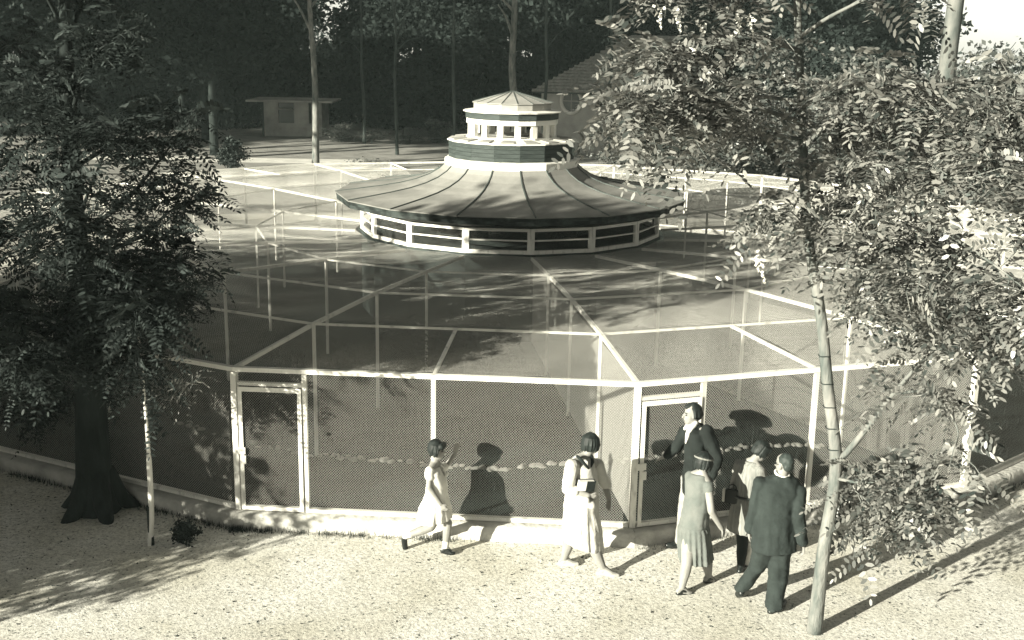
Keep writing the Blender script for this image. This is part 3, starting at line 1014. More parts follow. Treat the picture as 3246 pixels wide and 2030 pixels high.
# in-frame trees on the left at the edge of the lawn
for (x, y, kd, s) in [(-14.5, 56, 2, 0.95), (-22, 60, 0, 1.1), (-17, 64, 1, 1.0), (-26, 66, 2, 1.1), (-20, 70, 0, 1.0)]:
    wood_tree(x, y, kd, s, rr.uniform(0, 6), 'dark broadleaf tree at the shaded left edge of the far lawn', 'trees at the lawn edge')
# high-crowned trees added out of view to block sky light and sun
HC = (crown_mesh(31, M['leaf_far'], [(3.2 * math.cos(a), 3.2 * math.sin(a), 10.5 + 1.2 * math.sin(2 * a), 2.6, 2.6, 1.9, 34, 34, 0.28, 0.55) for a in np.linspace(0, 6.28, 7)[:-1]] + [(0, 0, 12.5, 3, 3, 2, 40, 34, 0.28, 0.6)]), trunk_mesh(31, 10.5, 0.3, M['bark_pale'], 0.2, 7, 3.0))
for (x, y) in [(9, 3.0), (15, 9), (19, 17), (24, 26), (2, -8), (10, -6), (18, -2), (-7, -12), (26, 8), (27, 36), (20, -12), (4, -18), (-22, 39.5), (-27, 43.5), (-27, 33), (-34, 42)]:
    o = empty('added_canopy_tree', (x, y, GROUND), rr.uniform(0, 6))
    if x < -20: o.scale = (1.35, 1.35, 1.45)
    tag(o, 'unseen high-crowned tree with mottled trunk, added to block sky light and sun', 'tree', 'added light-blocking trees')
    put('trunk', HC[1], o)
    put('crown', HC[0], o)

# bare trunks in front of the wood
BARE = [(745, 392, 0.17, 12.5, 'tall tree with slim straight trunk standing before the kiosk'), (1072, 372, 0.10, 12.5, 'very thin straight tree rising beside the white lantern'), (1283, 380, 0.10, 12.5, 'thin tree rising behind the lantern next to the pale trunk'),
        (1210, 376, 0.22, 13.5, 'tall tree with thick pale trunk rising right behind the lantern'), (938, 366, 0.09, 12, 'slim bare tree between the kiosk and the lantern'), (1436, 376, 0.12, 12, 'slim dark tree in front of the tiled house'), (860, 340, 0.1, 12, 'slim bare tree beside the kiosk on the lawn')]
for (u, v_, r, h, lab_) in BARE:
    p = px(u, v_, z=GROUND)
    o = empty('tall_tree', (p.x, p.y, GROUND), rr.uniform(0, 6))
    tag(o, lab_, 'tree', 'bare trunks behind the aviary')
    put('trunk', trunk_mesh(int(u), h, r, M['bark'] if u in (745, 1210) else M['bark_mid'], 0.25, 4, 1.2), o)
    put('crown', crown_mesh(int(u), M['leaf_far'], [(0.2, 0, h - 0.5, 2.4, 2.4, 1.8, 24, 34, 0.17, 0.4), (-0.8, 0.6, h - 2.0, 1.6, 1.6, 1.1, 14, 30, 0.17, 0.4)]), o)

# brighter trees and tall shrubs right behind the aviary
HB = []
for sd in (11, 12, 13):
    rg = random.Random(sd)
    parts = []
    for i in range(6):
        an = i * 1.05
        q = rg.uniform(0.3, 1.5)
        parts.append((q * math.cos(an), q * math.sin(an), rg.uniform(0.9, 4.2), rg.uniform(1.0, 1.5), rg.uniform(1.0, 1.5), rg.uniform(0.8, 1.2), 24, 40, 0.095, 0.26))
    HB.append((crown_mesh(sd, M['leaf_hedge'], parts), trunk_mesh(sd, 3.6, 0.1, M['bark_dark'], 0.1, 5, 0.9)))


def bush_tree(x, y, kind, s, sz, label, group, name='bushy_tree', cat='tree'):
    o = empty(name, (x, y, GROUND), rr.uniform(0, 6))
    o.scale = (s, s, sz)
    tag(o, label, cat, group)
    put('trunk', HB[kind][1], o)
    put('crown', HB[kind][0], o)
    return o


for i, (x, y, s, sz) in enumerate([(6.5, 40.5, 0.85, 0.72), (9.5, 41.5, 1.0, 0.85), (12.5, 41, 1.05, 1.0), (15.5, 40, 1.1, 1.05), (18.5, 38.5, 1.1, 1.1), (17.0, 43.5, 1.2, 1.25), (21.5, 40, 1.2, 1.2), (21, 36, 1.0, 1.05), (13.5, 45, 1.2, 1.2), (10, 47, 1.1, 1.2), (24, 44, 1.3, 1.15), (19.5, 32.5, 0.9, 0.95), (21.5, 48, 1.4, 1.2), (27, 50, 1.4, 1.15)]):
    bush_tree(x, y, i % 3, s, sz, 'bushy sunlit tree in the thicket behind the right side of the aviary', 'thicket behind the aviary')
for i, (x, y, s, sz) in enumerate([(3.4, 38.6, 0.5, 0.42), (4.8, 39.6, 0.6, 0.5), (-2.5, 40.5, 0.5, 0.3), (-5.0, 41, 0.5, 0.3), (0.5, 41.5, 0.55, 0.32)]):
    bush_tree(x, y, i % 3, s, sz, 'low leafy shrub close behind the back netting', 'low shrubs behind the aviary', 'shrub', 'shrub')
# undergrowth along the edge of the wood
UG = []
for sd in (15, 16):
    rg = random.Random(sd)
    parts = []
    for i in range(7):
        parts.append((rg.uniform(-2.2, 2.2), rg.uniform(-1, 1), rg.uniform(0.6, 3.0), rg.uniform(1.2, 1.8), rg.uniform(1.0, 1.5), rg.uniform(0.9, 1.4), 22, 40, 0.14, 0.32))
    UG.append((crown_mesh(sd, M['leaf_far'], parts), trunk_mesh(sd, 2.8, 0.08, M['bark_dark'], 0.1, 5, 0.9)))
for i in range(44):
    x = -46 + (i % 26) * 3.0 + rr.uniform(-0.8, 0.8)
    y = (74 if i < 26 else 90) + rr.uniform(-2.5, 8)
    if 24 < x: continue
    o = empty('tall_shrub', (x, y, GROUND), rr.uniform(0, 6))
    s_ = rr.uniform(0.9, 1.4)
    o.scale = (s_, s_, s_ * rr.uniform(0.9, 1.5))
    tag(o, 'dark tall shrub in the undergrowth along the edge of the far wood', 'shrub', 'undergrowth shrubs at the wood edge')
    put('stem', UG[i % 2][1], o)
    put('foliage', UG[i % 2][0], o)
# dense bushes added out of view on the near left to shade the left pens
for i, (x, y, s, sz) in enumerate([(-9.6, 10.6, 0.95, 1.0), (-8.7, 9.3, 0.62, 0.7), (-8.4, 8.7, 0.5, 0.5), (-10.6, 8.5, 0.75, 0.8), (-11.6, 11.6, 1.0, 1.1), (-13.2, 9.2, 1.0, 1.15), (-12.6, 14.0, 1.0, 1.1), (-15.5, 13.6, 1.1, 1.2)]):
    bush_tree(x, y, i % 3, s, sz, 'unseen bushy tree added left of the shady locust to shade the pens', 'added shading bushes on the left')
for i, (x, y, s, sz) in enumerate([(-9.6, 64.5, 0.5, 0.2), (-7.9, 64.0, 0.45, 0.18), (-5.8, 64.2, 0.5, 0.2), (-4.4, 65.0, 0.5, 0.25)]):
    bush_tree(x, y, i % 3, s, sz, 'low dark shrub at the foot of the kiosk', 'low shrubs before the kiosk', 'shrub', 'shrub')
# tall trees on the right whose tops hide most of the sky
for (x, y, kd, s) in [(15, 58, 0, 1.0), (10.5, 66, 1, 1.05), (19.5, 64, 2, 0.95)]:
    wood_tree(x, y, kd, s, rr.uniform(0, 6), 'tall leafy tree above the thicket beside the open sky', 'tall trees over the thicket')

# pale plane trunks at the right
for nm, (pts, r0, r1, lab) in enumerate([
    ([(2222, 440, 36), (2222, 330, 36), (2238, 150, 36), (2262, -40, 36), (2285, -300, 36)], 0.30, 0.22, 'plane tree with mottled pale trunk rising into the open sky'),
    ([(2290, 470, 33), (2345, 370, 33), (2400, 240, 33), (2470, 60, 33), (2500, -200, 33)], 0.2, 0.14, 'plane tree with pale trunk leaning sharply over the thicket')]):
    P = [px(u, v_, y) for u, v_, y in pts]
    base = P[0].copy()
    base.z = GROUND - 0.2
    o = empty('plane_tree', (0, 0, 0))
    tag(o, lab, 'tree')
    tp = smooth_path([base] + P, 4)
    kk = len(tp)
    MB().tube(tp, [r0 + (r1 - r0) * i / (kk - 1) for i in range(kk)], 12).build('trunk', M['bark_pale'], o, smooth=True)
    c = P[-1]
    put('crown', crown_mesh(60 + nm, M['leaf_hedge'], [(c.x + dx, c.y + dy, c.z + dz + 1.0, 1.7, 1.7, 1.2, 24, 36, 0.12, 0.35) for dx, dy, dz in ((0, 0, 0), (1.8, 0.5, 0.6), (-0.8, 0.9, 1.4), (0.9, -1.2, 1.2))]), o)

# dark conifer bush at the back left
p = px(545, 402, z=GROUND)
o = empty('conifer_bush', (p.x, p.y, GROUND))
tag(o, 'rounded dark conifer bush on the lawn behind the left netting', 'bush')
put('stem', MB().tube([(0, 0, -0.2), (0, 0, 1.0)], [0.07, 0.03], 7).mesh('stem', M['bark_dark']), o)
put('foliage', crown_mesh(71, M['leaf_dark'], [(0, 0, 0.55, 0.62, 0.6, 0.5, 60, 40, 0.06, 0.12), (0.05, 0, 1.05, 0.4, 0.4, 0.35, 30, 40, 0.06, 0.1)]), o)

# small dark bush beside the sapling
p = px(440, 1285, z=GROUND)
o = empty('small_bush', (p.x, p.y, GROUND))
tag(o, 'small dark bush on gravel beside the thin sapling', 'bush')
put('stem', MB().tube([(0, 0, -0.05), (0.01, 0, 0.15)], [0.012, 0.006], 6).mesh('stem', M['bark_dark']), o)
put('foliage', crown_mesh(72, M['leaf_dark'], [(0, 0, 0.13, 0.15, 0.13, 0.12, 26, 30, 0.022, 0.035), (-0.03, 0, 0.24, 0.08, 0.08, 0.06, 10, 30, 0.02, 0.03)]), o)

# shrubs inside the pens
for i, (u, v_, s, lab) in enumerate([(1000, 905, 1.05, 'dark feathery shrub inside the front pen under the roof net'), (1150, 880, 0.85, 'low dark shrub inside the front pen beside the feathery one'), (2010, 820, 0.4, 'small shrub inside the right pen near the short post')]):
    p = px(u, v_, z=-0.1)
    o = empty('pen_shrub', (p.x, p.y, -0.1))
    tag(o, lab, 'shrub')
    rg = np.random.default_rng(90 + i)
    wd, L = MB(), []
    br = []
    for j in range(9):
        an = rg.uniform(0, 6.28)
        q = Vector((math.cos(an) * 0.6 * s, math.sin(an) * 0.6 * s, rg.uniform(0.5, 1.1) * s))
        br.append(([Vector((0, 0, -0.02)), q * 0.5 + Vector((0, 0, 0.15 * s)), q], 0.014, 0.004, 0.9, 0.3))
    grow(br, rg, wd, L, tl=(0.15, 0.35), leaf=(0.16, 0.26))
    wd.build('stem', M['bark_dark'], o)
    leaf_object('foliage', L, rg, o, M['leaf_dark'], pairs=6)

# ------------------------------------------------------------------ stone edging and posts inside the pens
rs_ = random.Random(17)
stone_ms = []
for i in range(6):
    bm = bmesh.new()
    bmesh.ops.create_icosphere(bm, subdivisions=2, radius=1)
    for v in bm.verts:
        n = 1 + 0.22 * math.sin(v.co.x * 3 + i) * math.cos(v.co.y * 2.7 + i * 2) + rs_.uniform(-0.06, 0.06)
        v.co *= n
    me = bpy.data.meshes.new('stone')
    bm.to_mesh(me)
    bm.free()
    me.materials.append(M['stone'])
    stone_ms.append(me)
edg = empty('stone_edging', (0, 0, -0.1))
tag(edg, 'curving row of pale rough stones edging the path inside the pens', 'edging')
ctrl = [px(u, v_, z=-0.06) for u, v_ in [(420, 990), (560, 1035), (700, 1062), (800, 1074), (900, 1083), (1010, 1092), (1110, 1100), (1200, 1102), (1300, 1092), (1400, 1086), (1500, 1080), (1600, 1068), (1700, 1056), (1780, 1050), (1860, 1046), (1930, 1048), (2010, 1060)]]
path = smooth_path(ctrl, 6)
tot = plen(path)
n = 118
for i in range(n):
    p, d = at_t(path, (i + rs_.uniform(-0.25, 0.25) + 0.5) / n)
    s = rs_.uniform(0.024, 0.055)
    so = put('stone', rs_.choice(stone_ms), edg, (p.x + rs_.uniform(-0.05, 0.05), p.y + rs_.uniform(-0.07, 0.07), rs_.uniform(-0.01, 0.015)), rs_.uniform(0, 6.28))
    so.scale = (s * 1.3, s, s * 0.75)

# short tap post in the right pen
p = px(1503, 735, z=-0.1)
p = Vector((p.x, p.y, -0.1))
o = empty('tap_post', p)
tag(o, 'short white post with bent top standing inside the right pen', 'post')
put('post', MB().box((-0.02, -0.02, -0.05), (0.02, 0.02, 0.62)).mesh('post', M['white']), o)
put('spout', MB().box((-0.09, -0.022, 0.60), (0.022, 0.022, 0.645)).mesh('spout', M['white']), o)

# ------------------------------------------------------------------ kiosk and house behind
p = px(690, 322, z=GROUND)
kx, ky = p.x, p.y
o = empty('kiosk', (kx, ky, GROUND))
tag(o, 'small pale kiosk with thin overhanging flat roof at the edge of the wood', 'kiosk')
wk = MB()
for (x0, x1) in ((-1.7, -0.75), (0.15, 1.0), (1.15, 1.75)): wk.box((x0, -0.06, 0), (x1, 0.06, 1.95))
wk.box((-1.7, -0.055, 0), (1.75, 0.055, 0.75))
wk.box((-1.7, 0.07, 0), (-1.58, 2.5, 1.95)); wk.box((1.63, 0.07, 0), (1.75, 2.5, 1.95)); wk.box((-1.58, 2.4, 0), (1.63, 2.5, 1.95))
wk.build('wall', M['stucco_white'], o)
MB().box((-2.45, -0.8, 1.96), (2.45, 2.9, 2.06)).build('roof', M['stucco_white'], o)
MB().box((-0.75, 0.02, 0.75), (0.15, 0.05, 1.9)).build('hatch', M['glass'], o)
MB().box((-0.72, -0.62, 1.55), (0.12, -0.06, 1.6)).build('counter_flap', M['stucco_white'], o)
for x in (-1.55, 1.55): MB().box((x - 0.05, -0.55, 0), (x + 0.05, -0.45, 1.96)).build('post', M['bark_dark'], o)

hp = px(1385, 300, z=GROUND)
hx, hy = hp.x, 60.0
o = empty('house', (hx, hy, GROUND), R_(-14))
tag(o, 'house with steep tiled roof and round window half hidden by foliage', 'house')
hm = MB()
hm.box((-3.6, 0, 0), (4.2, 5.0, 3.15))
hm.build('wall', M['stucco'], o)
rf = MB()
ro = put('roof', MB().add([(-4.0, -0.45, 3.15), (4.6, -0.45, 3.15), (4.6, 5.4, 3.15), (-4.0, 5.4, 3.15), (0.6, 2.4, 6.0), (3.0, 2.4, 6.0)], [(0, 1, 5, 4), (1, 2, 5), (2, 3, 4, 5), (3, 0, 4), (3, 2, 1, 0)]).mesh('roof', M['tile']), o)
A, Bv, Cv, Dv = Vector((-4.0, -0.47, 3.17)), Vector((4.6, -0.47, 3.17)), Vector((3.0, 2.38, 6.03)), Vector((0.6, 2.38, 6.03))
for i in range(19):
    t = i / 19
    MB().beam(A.lerp(Dv, t), Bv.lerp(Cv, t), 0.16, 0.05, up=(0, -0.7, 0.7)).build('tile_row', M['tile'], ro)
cw = px(1345, 240, hy)
loc = Matrix.Rotation(R_(14), 4, 'Z') @ (cw - Vector((hx, hy, GROUND)))
ring = MB()
ring.tube([(loc.x + 0.52 * math.cos(a), -0.05, loc.z + 0.62 * math.sin(a)) for a in np.linspace(0, 2 * math.pi, 25)], 0.1, 8, cap=False)
wo_ = ring.build('window', M['path'], o)
MB().add([(loc.x + 0.5 * math.cos(a), -0.03, loc.z + 0.6 * math.sin(a)) for a in np.linspace(0, 2 * math.pi, 24, endpoint=False)], [tuple(range(24))]).build('pane', M['glass'], wo_)
bx = MB()
bx.box((loc.x - 0.5, -0.06, loc.z - 0.02), (loc.x + 0.5, -0.035, loc.z + 0.02)); bx.box((loc.x - 0.02, -0.061, loc.z - 0.6), (loc.x + 0.02, -0.036, loc.z + 0.6))
bx.build('glazing_bar', M['stucco'], wo_)
MB().box((1.9, -0.03, 0.0), (3.6, 0.02, 2.6)).build('doorway', M['glass'], o)
MB().box((-3.95, -0.5, 3.02), (4.55, -0.40, 3.14)).build('gutter', M['dark_wood'], o)
for x in (3.75,): MB().box((x, -0.5, 0), (x + 0.5, -0.02, 3.1)).build('pillar', M['stucco_white'], o)

# ------------------------------------------------------------------ grass along the plinth, litter on the gravel
rng = np.random.default_rng(77)


def scatter_blades(pts, h, w, rng):
    n = len(pts)
    a = rng.uniform(0, 6.28, n)
    d = np.stack([np.cos(a), np.sin(a), np.zeros(n)], 1)
    lean = unit(rng.normal(0, 1, (n, 3)) * np.array([1, 1, 0])) * rng.uniform(0.1, 0.6, (n, 1))
    hh = (h * rng.uniform(0.5, 1.3, n))[:, None]
    up = np.array([0, 0, 1.0])
    V = np.stack([pts - d * w, pts + d * w, pts + up * hh + lean * hh], 1).reshape(-1, 3)
    return V, np.arange(len(V)).reshape(-1, 3)


P = []
for k, n, s0 in ((-2, 2200, 1.0), (-1, 1300, 1.0), (0, 300, 0.6), (1, 1000, 0.8)):
    a = Vector((CX, CY, 0)) + pol(k, RAD + 0.21)
    b_ = Vector((CX, CY, 0)) + pol(k + 1, RAD + 0.21)
    t = rng.random(n)
    if k == -1: t = t ** 2.2 * 0.6
    keep = (np.sin(t * 31 + k) + np.sin(t * 83)) * 0.25 + 0.6 > rng.random(n)
    t = t[keep]
    out = Vector(((a.y - b_.y), (b_.x - a.x), 0)).normalized() * -1
    off = np.abs(rng.normal(0, 0.05, len(t)))
    p = np.outer(1 - t, a) + np.outer(t, b_) + np.outer(off, -out if out.dot(a - Vector((CX, CY, 0))) < 0 else out)
    p[:, 2] = GROUND - 0.005
    P.append(p)
P = np.concatenate(P)
V, F = scatter_blades(P, 0.075, 0.004, rng)
o = put('grass', fast_mesh('grass', V, F, M['leaf_dark']))
tag(o, 'short grass growing along the foot of the plinth', 'grass', kind='stuff')

n = 2600
x = rng.uniform(-8, 8, n)
y = rng.uniform(8.5, 15, n)
c_ = np.stack([x, y, np.full(n, GROUND + 0.006)], 1)
dist = np.hypot(x - CX, y - CY)
keep = (dist > RAD + 0.25) & (rng.random(n) < np.clip(0.25 + 0.9 * np.exp(-(dist - RAD - 0.2) / 0.6), 0, 1))
c_ = c_[keep]
n = len(c_)
a = rng.uniform(0, 6.28, n)
ax = np.stack([np.cos(a), np.sin(a), rng.normal(0, 0.25, n)], 1)
ay = np.stack([-np.sin(a), np.cos(a), rng.normal(0, 0.25, n)], 1)
s1 = rng.uniform(0.012, 0.026, (n, 1))
s2 = s1 * rng.uniform(0.3, 0.55, (n, 1))
V = np.stack([c_ - ax * s1, c_ - ay * s2, c_ + ax * s1, c_ + ay * s2], 1).reshape(-1, 3)
V[:, 2] = np.maximum(V[:, 2], GROUND + 0.002)
o = put('leaf_litter', fast_mesh('leaf_litter', V, np.arange(len(V)).reshape(-1, 4), M['bark_dark']))
tag(o, 'scattered dark leaf litter on the gravel', 'litter', kind='stuff')

# clumps of grass inside the pens
n = 9000
ang = rng.uniform(-1.25, 1.05, n)
rad_ = rng.uniform(4.5, 11.7, n)
gx, gy_ = CX + rad_ * np.sin(ang), CY - rad_ * np.cos(ang)
keep = np.array([mnoise.noise((a * 0.9, b * 0.9, 3.0)) > 0.02 for a, b in zip(gx, gy_)])
P = np.stack([gx[keep], gy_[keep], np.full(keep.sum(), -0.105)], 1)
P = np.repeat(P, 4, 0) + rng.normal(0, 0.05, (len(P) * 4, 3)) * np.array([1, 1, 0])
V, F = scatter_blades(P, 0.11, 0.006, rng)
o = put('grass', fast_mesh('grass', V, F, M['leaf_dark']))
tag(o, 'clumps of grass on the soil inside the pens', 'grass', kind='stuff')

# ------------------------------------------------------------------ people
M['skin'] = mat('skin', 0.2, 0.25, scale=8, rough=0.6)
M['hair'] = mat('dark_hair', 0.008, 0.02, scale=30, rough=0.6, stretch=(1, 1, 0.15), spec=0.3, bump=0.004, bscale=60)
M['hair_grey'] = mat('cropped_hair', 0.02, 0.055, scale=14, rough=0.6)
M['suit'] = mat('suit_cloth', 0.02, 0.03, scale=5, rough=0.9, bump=0.02, bscale=9)
M['jacket'] = mat('jacket_cloth', 0.01, 0.016, scale=5, rough=0.9, bump=0.02, bscale=9)
M['cloth_white'] = mat('white_cotton', 0.5, 0.6, scale=5, rough=0.95, bump=0.015, bscale=11)
M['cloth_cream'] = mat('cream_linen', 0.4, 0.48, scale=5, rough=0.95, bump=0.02, bscale=9)
M['cloth_grey'] = mat('grey_jersey', 0.11, 0.14, scale=7, rough=0.95, bump=0.015, bscale=10)
M['cloth_stripe'] = mat('pale_dress', 0.14, 0.23, scale=60, rough=0.95, stretch=(1, 1, 0.03), bump=0.01, bscale=12)
M['trousers_light'] = mat('pale_flannel', 0.22, 0.28, scale=5, rough=0.95, bump=0.015, bscale=8)
M['shoe'] = mat('black_leather', 0.01, rough=0.35, spec=0.5)
M['shoe_pale'] = mat('pale_shoe', 0.3, 0.36, scale=8, rough=0.6)
M['stocking'] = mat('black_stocking', 0.01, 0.015, scale=8)
M['eye'] = mat('eye', 0.02, rough=0.3)
M['lip'] = mat('lip', 0.13, rough=0.6)
M['paper'] = mat('paper', 0.6, 0.7, scale=80, stretch=(0.02, 0.02, 1))

_b = bmesh.new()
bmesh.ops.create_icosphere(_b, subdivisions=2, radius=1)
ICO = [v.co.copy() for v in _b.verts]
_b.free()
UP = Vector((0, 0, 1))


class Blob:
    def __init__(self):
        self.bm = bmesh.new()

    def hull(self, pts):
        vs = [self.bm.verts.new(p) for p in pts]
        r = bmesh.ops.convex_hull(self.bm, input=vs)
        kill = {g for g in r['geom_interior'] + r['geom_unused'] if isinstance(g, bmesh.types.BMVert)}
        if kill: bmesh.ops.delete(self.bm, geom=list(kill), context='VERTS')
        return self

    def cap(self, p, q, r0, r1=None):
        r1 = r0 if r1 is None else r1
        return self.hull([Vector(p) + d * r0 for d in ICO] + [Vector(q) + d * r1 for d in ICO])

    def chain(self, pts, rs):
        for a, b, r0, r1 in zip(pts[:-1], pts[1:], rs[:-1], rs[1:]): self.cap(a, b, r0, r1)
        return self

    def ell(self, c, rx, ry, rz, X=Vector((1, 0, 0)), Y=Vector((0, 1, 0)), Z=UP):
        return self.hull([Vector(c) + X * (d.x * rx) + Y * (d.y * ry) + Z * (d.z * rz) for d in ICO])

    def loft(self, rings):
        V = [[self.bm.verts.new(p) for p in rg] for rg in rings]
        n = len(V[0])
        for a, b in zip(V[:-1], V[1:]):
            for k in range(n): self.bm.faces.new((a[k], a[(k + 1) % n], b[(k + 1) % n], b[k]))
        self.bm.faces.new(list(reversed(V[0])))
        self.bm.faces.new(V[-1])
        return self

    def finish(self, name, m, parent, voxel=0.009, smooth=4, fold=0.0):
        bmesh.ops.recalc_face_normals(self.bm, faces=self.bm.faces)
        me = bpy.data.meshes.new(name + '_src')
        self.bm.to_mesh(me)
        self.bm.free()
        o = bpy.data.objects.new(name + '_src', me)
        COL.objects.link(o)
        md = o.modifiers.new('r', 'REMESH')
        md.mode = 'VOXEL'
        md.voxel_size = voxel
        if smooth:
            ms = o.modifiers.new('s', 'SMOOTH')
            ms.factor = 0.5
            ms.iterations = smooth
        dg = bpy.context.evaluated_depsgraph_get()
        dg.update()
        out = bpy.data.meshes.new_from_object(o.evaluated_get(dg))
        bpy.data.objects.remove(o)
        bpy.data.meshes.remove(me)
        out.name = name
        if fold:
            nv = len(out.vertices)
            co = np.empty(nv * 3, np.float32)
            no = np.empty(nv * 3, np.float32)
            out.vertices.foreach_get('co', co)
            out.vertices.foreach_get('normal', no)
            co, no = co.reshape(-1, 3), no.reshape(-1, 3)
            h_ = np.array([mnoise.noise((p[0] * 13, p[1] * 13, p[2] * 4.5)) + 0.6 * mnoise.noise((p[0] * 9 + p[2] * 12, p[1] * 9 + 7, p[2] * 14)) for p in co.tolist()])
            out.vertices.foreach_set('co', (co + no * (h_ * fold)[:, None]).ravel().astype(np.float32))
            out.update()
        out.materials.clear()
        out.materials.append(m)
        out.polygons.foreach_set('use_smooth', np.ones(len(out.polygons), dtype=bool))
        return put(name, out, parent)


def ring(c, rx, ry, f, n=48, pleat=0.0, folds=14, ph=0.0, power=2.3, tilt=None):
    """an oval round c; rx sideways, ry fore and aft, f the way the body faces"""
    f = Vector((f[0], f[1], 0)).normalized()
    r = f.cross(UP)
    out = []
    for k in range(n):
        a = 2 * math.pi * k / n
        ca, sa = math.cos(a), math.sin(a)
        e = (abs(ca) ** power + abs(sa) ** power) ** (-1 / power)
        w = 1 + pleat * (math.sin(folds * a + ph) + 0.5 * math.sin((folds * 0.63 // 1) * a + 1.7 + ph))
        p = Vector(c) + r * (ca * e * rx * w) + f * (sa * e * ry * w)
        if tilt: p.z += tilt[0] * ca + tilt[1] * sa
        out.append(p)
    return out


def hand(b, wr, d, n, s=1.0, curl=0.5, thumb=1):
    """palm, four fingers of unequal length bent at the knuckles, thumb from the side of the palm; n points out of the palm"""
    d, n = Vector(d).normalized(), Vector(n)
    n = (n - d * n.dot(d)).normalized()
    t = d.cross(n)
    wr = Vector(wr)
    k = 0.085 * s
    b.hull([wr + d * a + t * c + n * e for a in (0.0, k) for c in ((-0.024 * s, 0.024 * s) if a == 0 else (-0.038 * s, 0.038 * s)) for e in (-0.012 * s, 0.012 * s)])
    for i, L in enumerate((0.068, 0.078, 0.073, 0.058)):
        o = wr + d * k * 0.97 + t * ((i - 1.5) * 0.0225 * s) * thumb
        d1 = (d + t * thumb * (i - 1.5) * 0.10 + n * curl * 0.5).normalized()
        d2 = (d1 + n * curl * 1.1).normalized()
        p1 = o + d1 * L * 0.52 * s
        p2 = p1 + d2 * L * 0.48 * s
        b.chain([o, p1, p2], [0.0095 * s, 0.0085 * s, 0.0072 * s])
    o = wr + d * k * 0.35 - t * 0.027 * s * thumb
    d1 = (d * 0.75 - t * thumb * 0.65 + n * 0.35).normalized()
    b.chain([o, o + d1 * 0.038 * s, o + d1 * 0.038 * s + (d1 + d * 0.5 + n * 0.2).normalized() * 0.03 * s], [0.0125 * s, 0.0105 * s, 0.008 * s])


def head(b, c, f, s=1.0, tiltv=None):
    """skull, face, nose, ears, chin; returns axes"""
    f = Vector(f).normalized()
    u = (UP - f * UP.dot(f)).normalized() if tiltv is None else Vector(tiltv).normalized()
    r = f.cross(u).normalized()
    c = Vector(c)
    b.ell(c + u * 0.025 * s - f * 0.012 * s, 0.074 * s, 0.093 * s, 0.088 * s, r, f, u)
    b.ell(c + f * 0.022 * s - u * 0.035 * s, 0.060 * s, 0.068 * s, 0.082 * s, r, f, u)
    b.cap(c + f * 0.058 * s - u * 0.092 * s, c + f * 0.035 * s - u * 0.085 * s, 0.026 * s, 0.04 * s)
    b.cap(c + f * 0.086 * s + u * 0.008 * s, c + f * 0.107 * s - u * 0.032 * s, 0.010 * s, 0.014 * s)
    b.cap(c + f * 0.080 * s - u * 0.062 * s, c + f * 0.078 * s - u * 0.07 * s, 0.017 * s)
    for g in (-1, 1):
        b.ell(c + r * g * 0.075 * s - u * 0.012 * s - f * 0.008 * s, 0.012 * s, 0.021 * s, 0.032 * s, r, f, u)
    return c, f, r, u


def face(c, f, r, u, s, parent):
    for g in (-1, 1):
        Blob().ell(c + f * 0.079 * s + r * g * 0.03 * s + u * 0.0 * s, 0.014 * s, 0.009 * s, 0.008 * s, r, f, u).finish('eye', M['eye'], parent, 0.003, 1)
        Blob().cap(c + f * 0.086 * s + r * g * 0.016 * s + u * 0.022 * s, c + f * 0.079 * s + r * g * 0.044 * s + u * 0.022 * s, 0.005 * s).finish('eyebrow', M['hair'], parent, 0.003, 1)
    Blob().ell(c + f * 0.095 * s - u * 0.066 * s, 0.022 * s, 0.006 * s, 0.006 * s, r, f, u).finish('mouth', M['lip'], parent, 0.003, 1)


def foot(b, an, toe, r=0.036, s=1.0):
    """a shoe or a foot from the ankle to the toe tip"""
    an, toe = Vector(an), Vector(toe)
    d = (toe - an)
    flat = Vector((d.x, d.y, d.z)).normalized()
    heel = an - Vector((flat.x, flat.y, 0)) * 0.035 * s + Vector((0, 0, -0.045 * s)) - flat * 0.01
    b.cap(an, heel, r * 0.95, r * 0.85)
    ball = heel.lerp(toe, 0.68)
    b.cap(heel, ball, r * 0.85, r * 0.95)
    b.cap(ball, toe - flat * r * 0.7, r * 0.95, r * 0.65)
    b.cap(an + flat * 0.02, ball + Vector((0, 0, 0.008)), r * 0.9, r * 0.7)


def leg_loft(b, pts, rs, f):
    b.loft([ring(p, r, r * 1.02, f, 28, pleat=0.02, folds=5, ph=1.3 * i) for i, (p, r) in enumerate(zip(pts, rs))])


def locks(b, hd, s, drop, n=22, gap=0.75, seed=1):
    """strands that fall from the crown and break the outline of the hair"""
    c, f, r, u = hd
    rg = random.Random(seed)
    for i in range(n):
        a = math.pi + (i / (n - 1) - 0.5) * 2 * (math.pi - gap) + rg.uniform(-0.06, 0.06)
        out = f * math.cos(a) + r * math.sin(a)
        p0 = c + u * 0.105 * s + out * 0.03 * s - f * 0.01 * s
        p1 = c + u * 0.06 * s + out * 0.085 * s - f * 0.012 * s
        p2 = c - u * 0.01 * s + out * rg.uniform(0.094, 0.104) * s - f * 0.012 * s
        p3 = c - u * (drop + rg.uniform(-0.012, 0.016)) * s + out * rg.uniform(0.080, 0.096) * s - f * 0.012 * s
        b.chain([p0, p1, p2, p3], [0.012 * s, 0.013 * s, 0.012 * s, 0.007 * s])


def crop(ox, oy, sc):
    return lambda x, y, dep: px((ox + x * sc) / Q, (oy + y * sc) / Q, dep)


def gy(C, x, y, z=GROUND):
    t = C(x, y, 10.0)
    o0 = Vector((0, 0, CAM_H))
    d = t - o0
    k = (z - CAM_H) / d.z
    return (o0 + d * k).y


def person(name, label):
    o = empty(name, (0, 0, 0))
    tag(o, label, 'person')
    return o


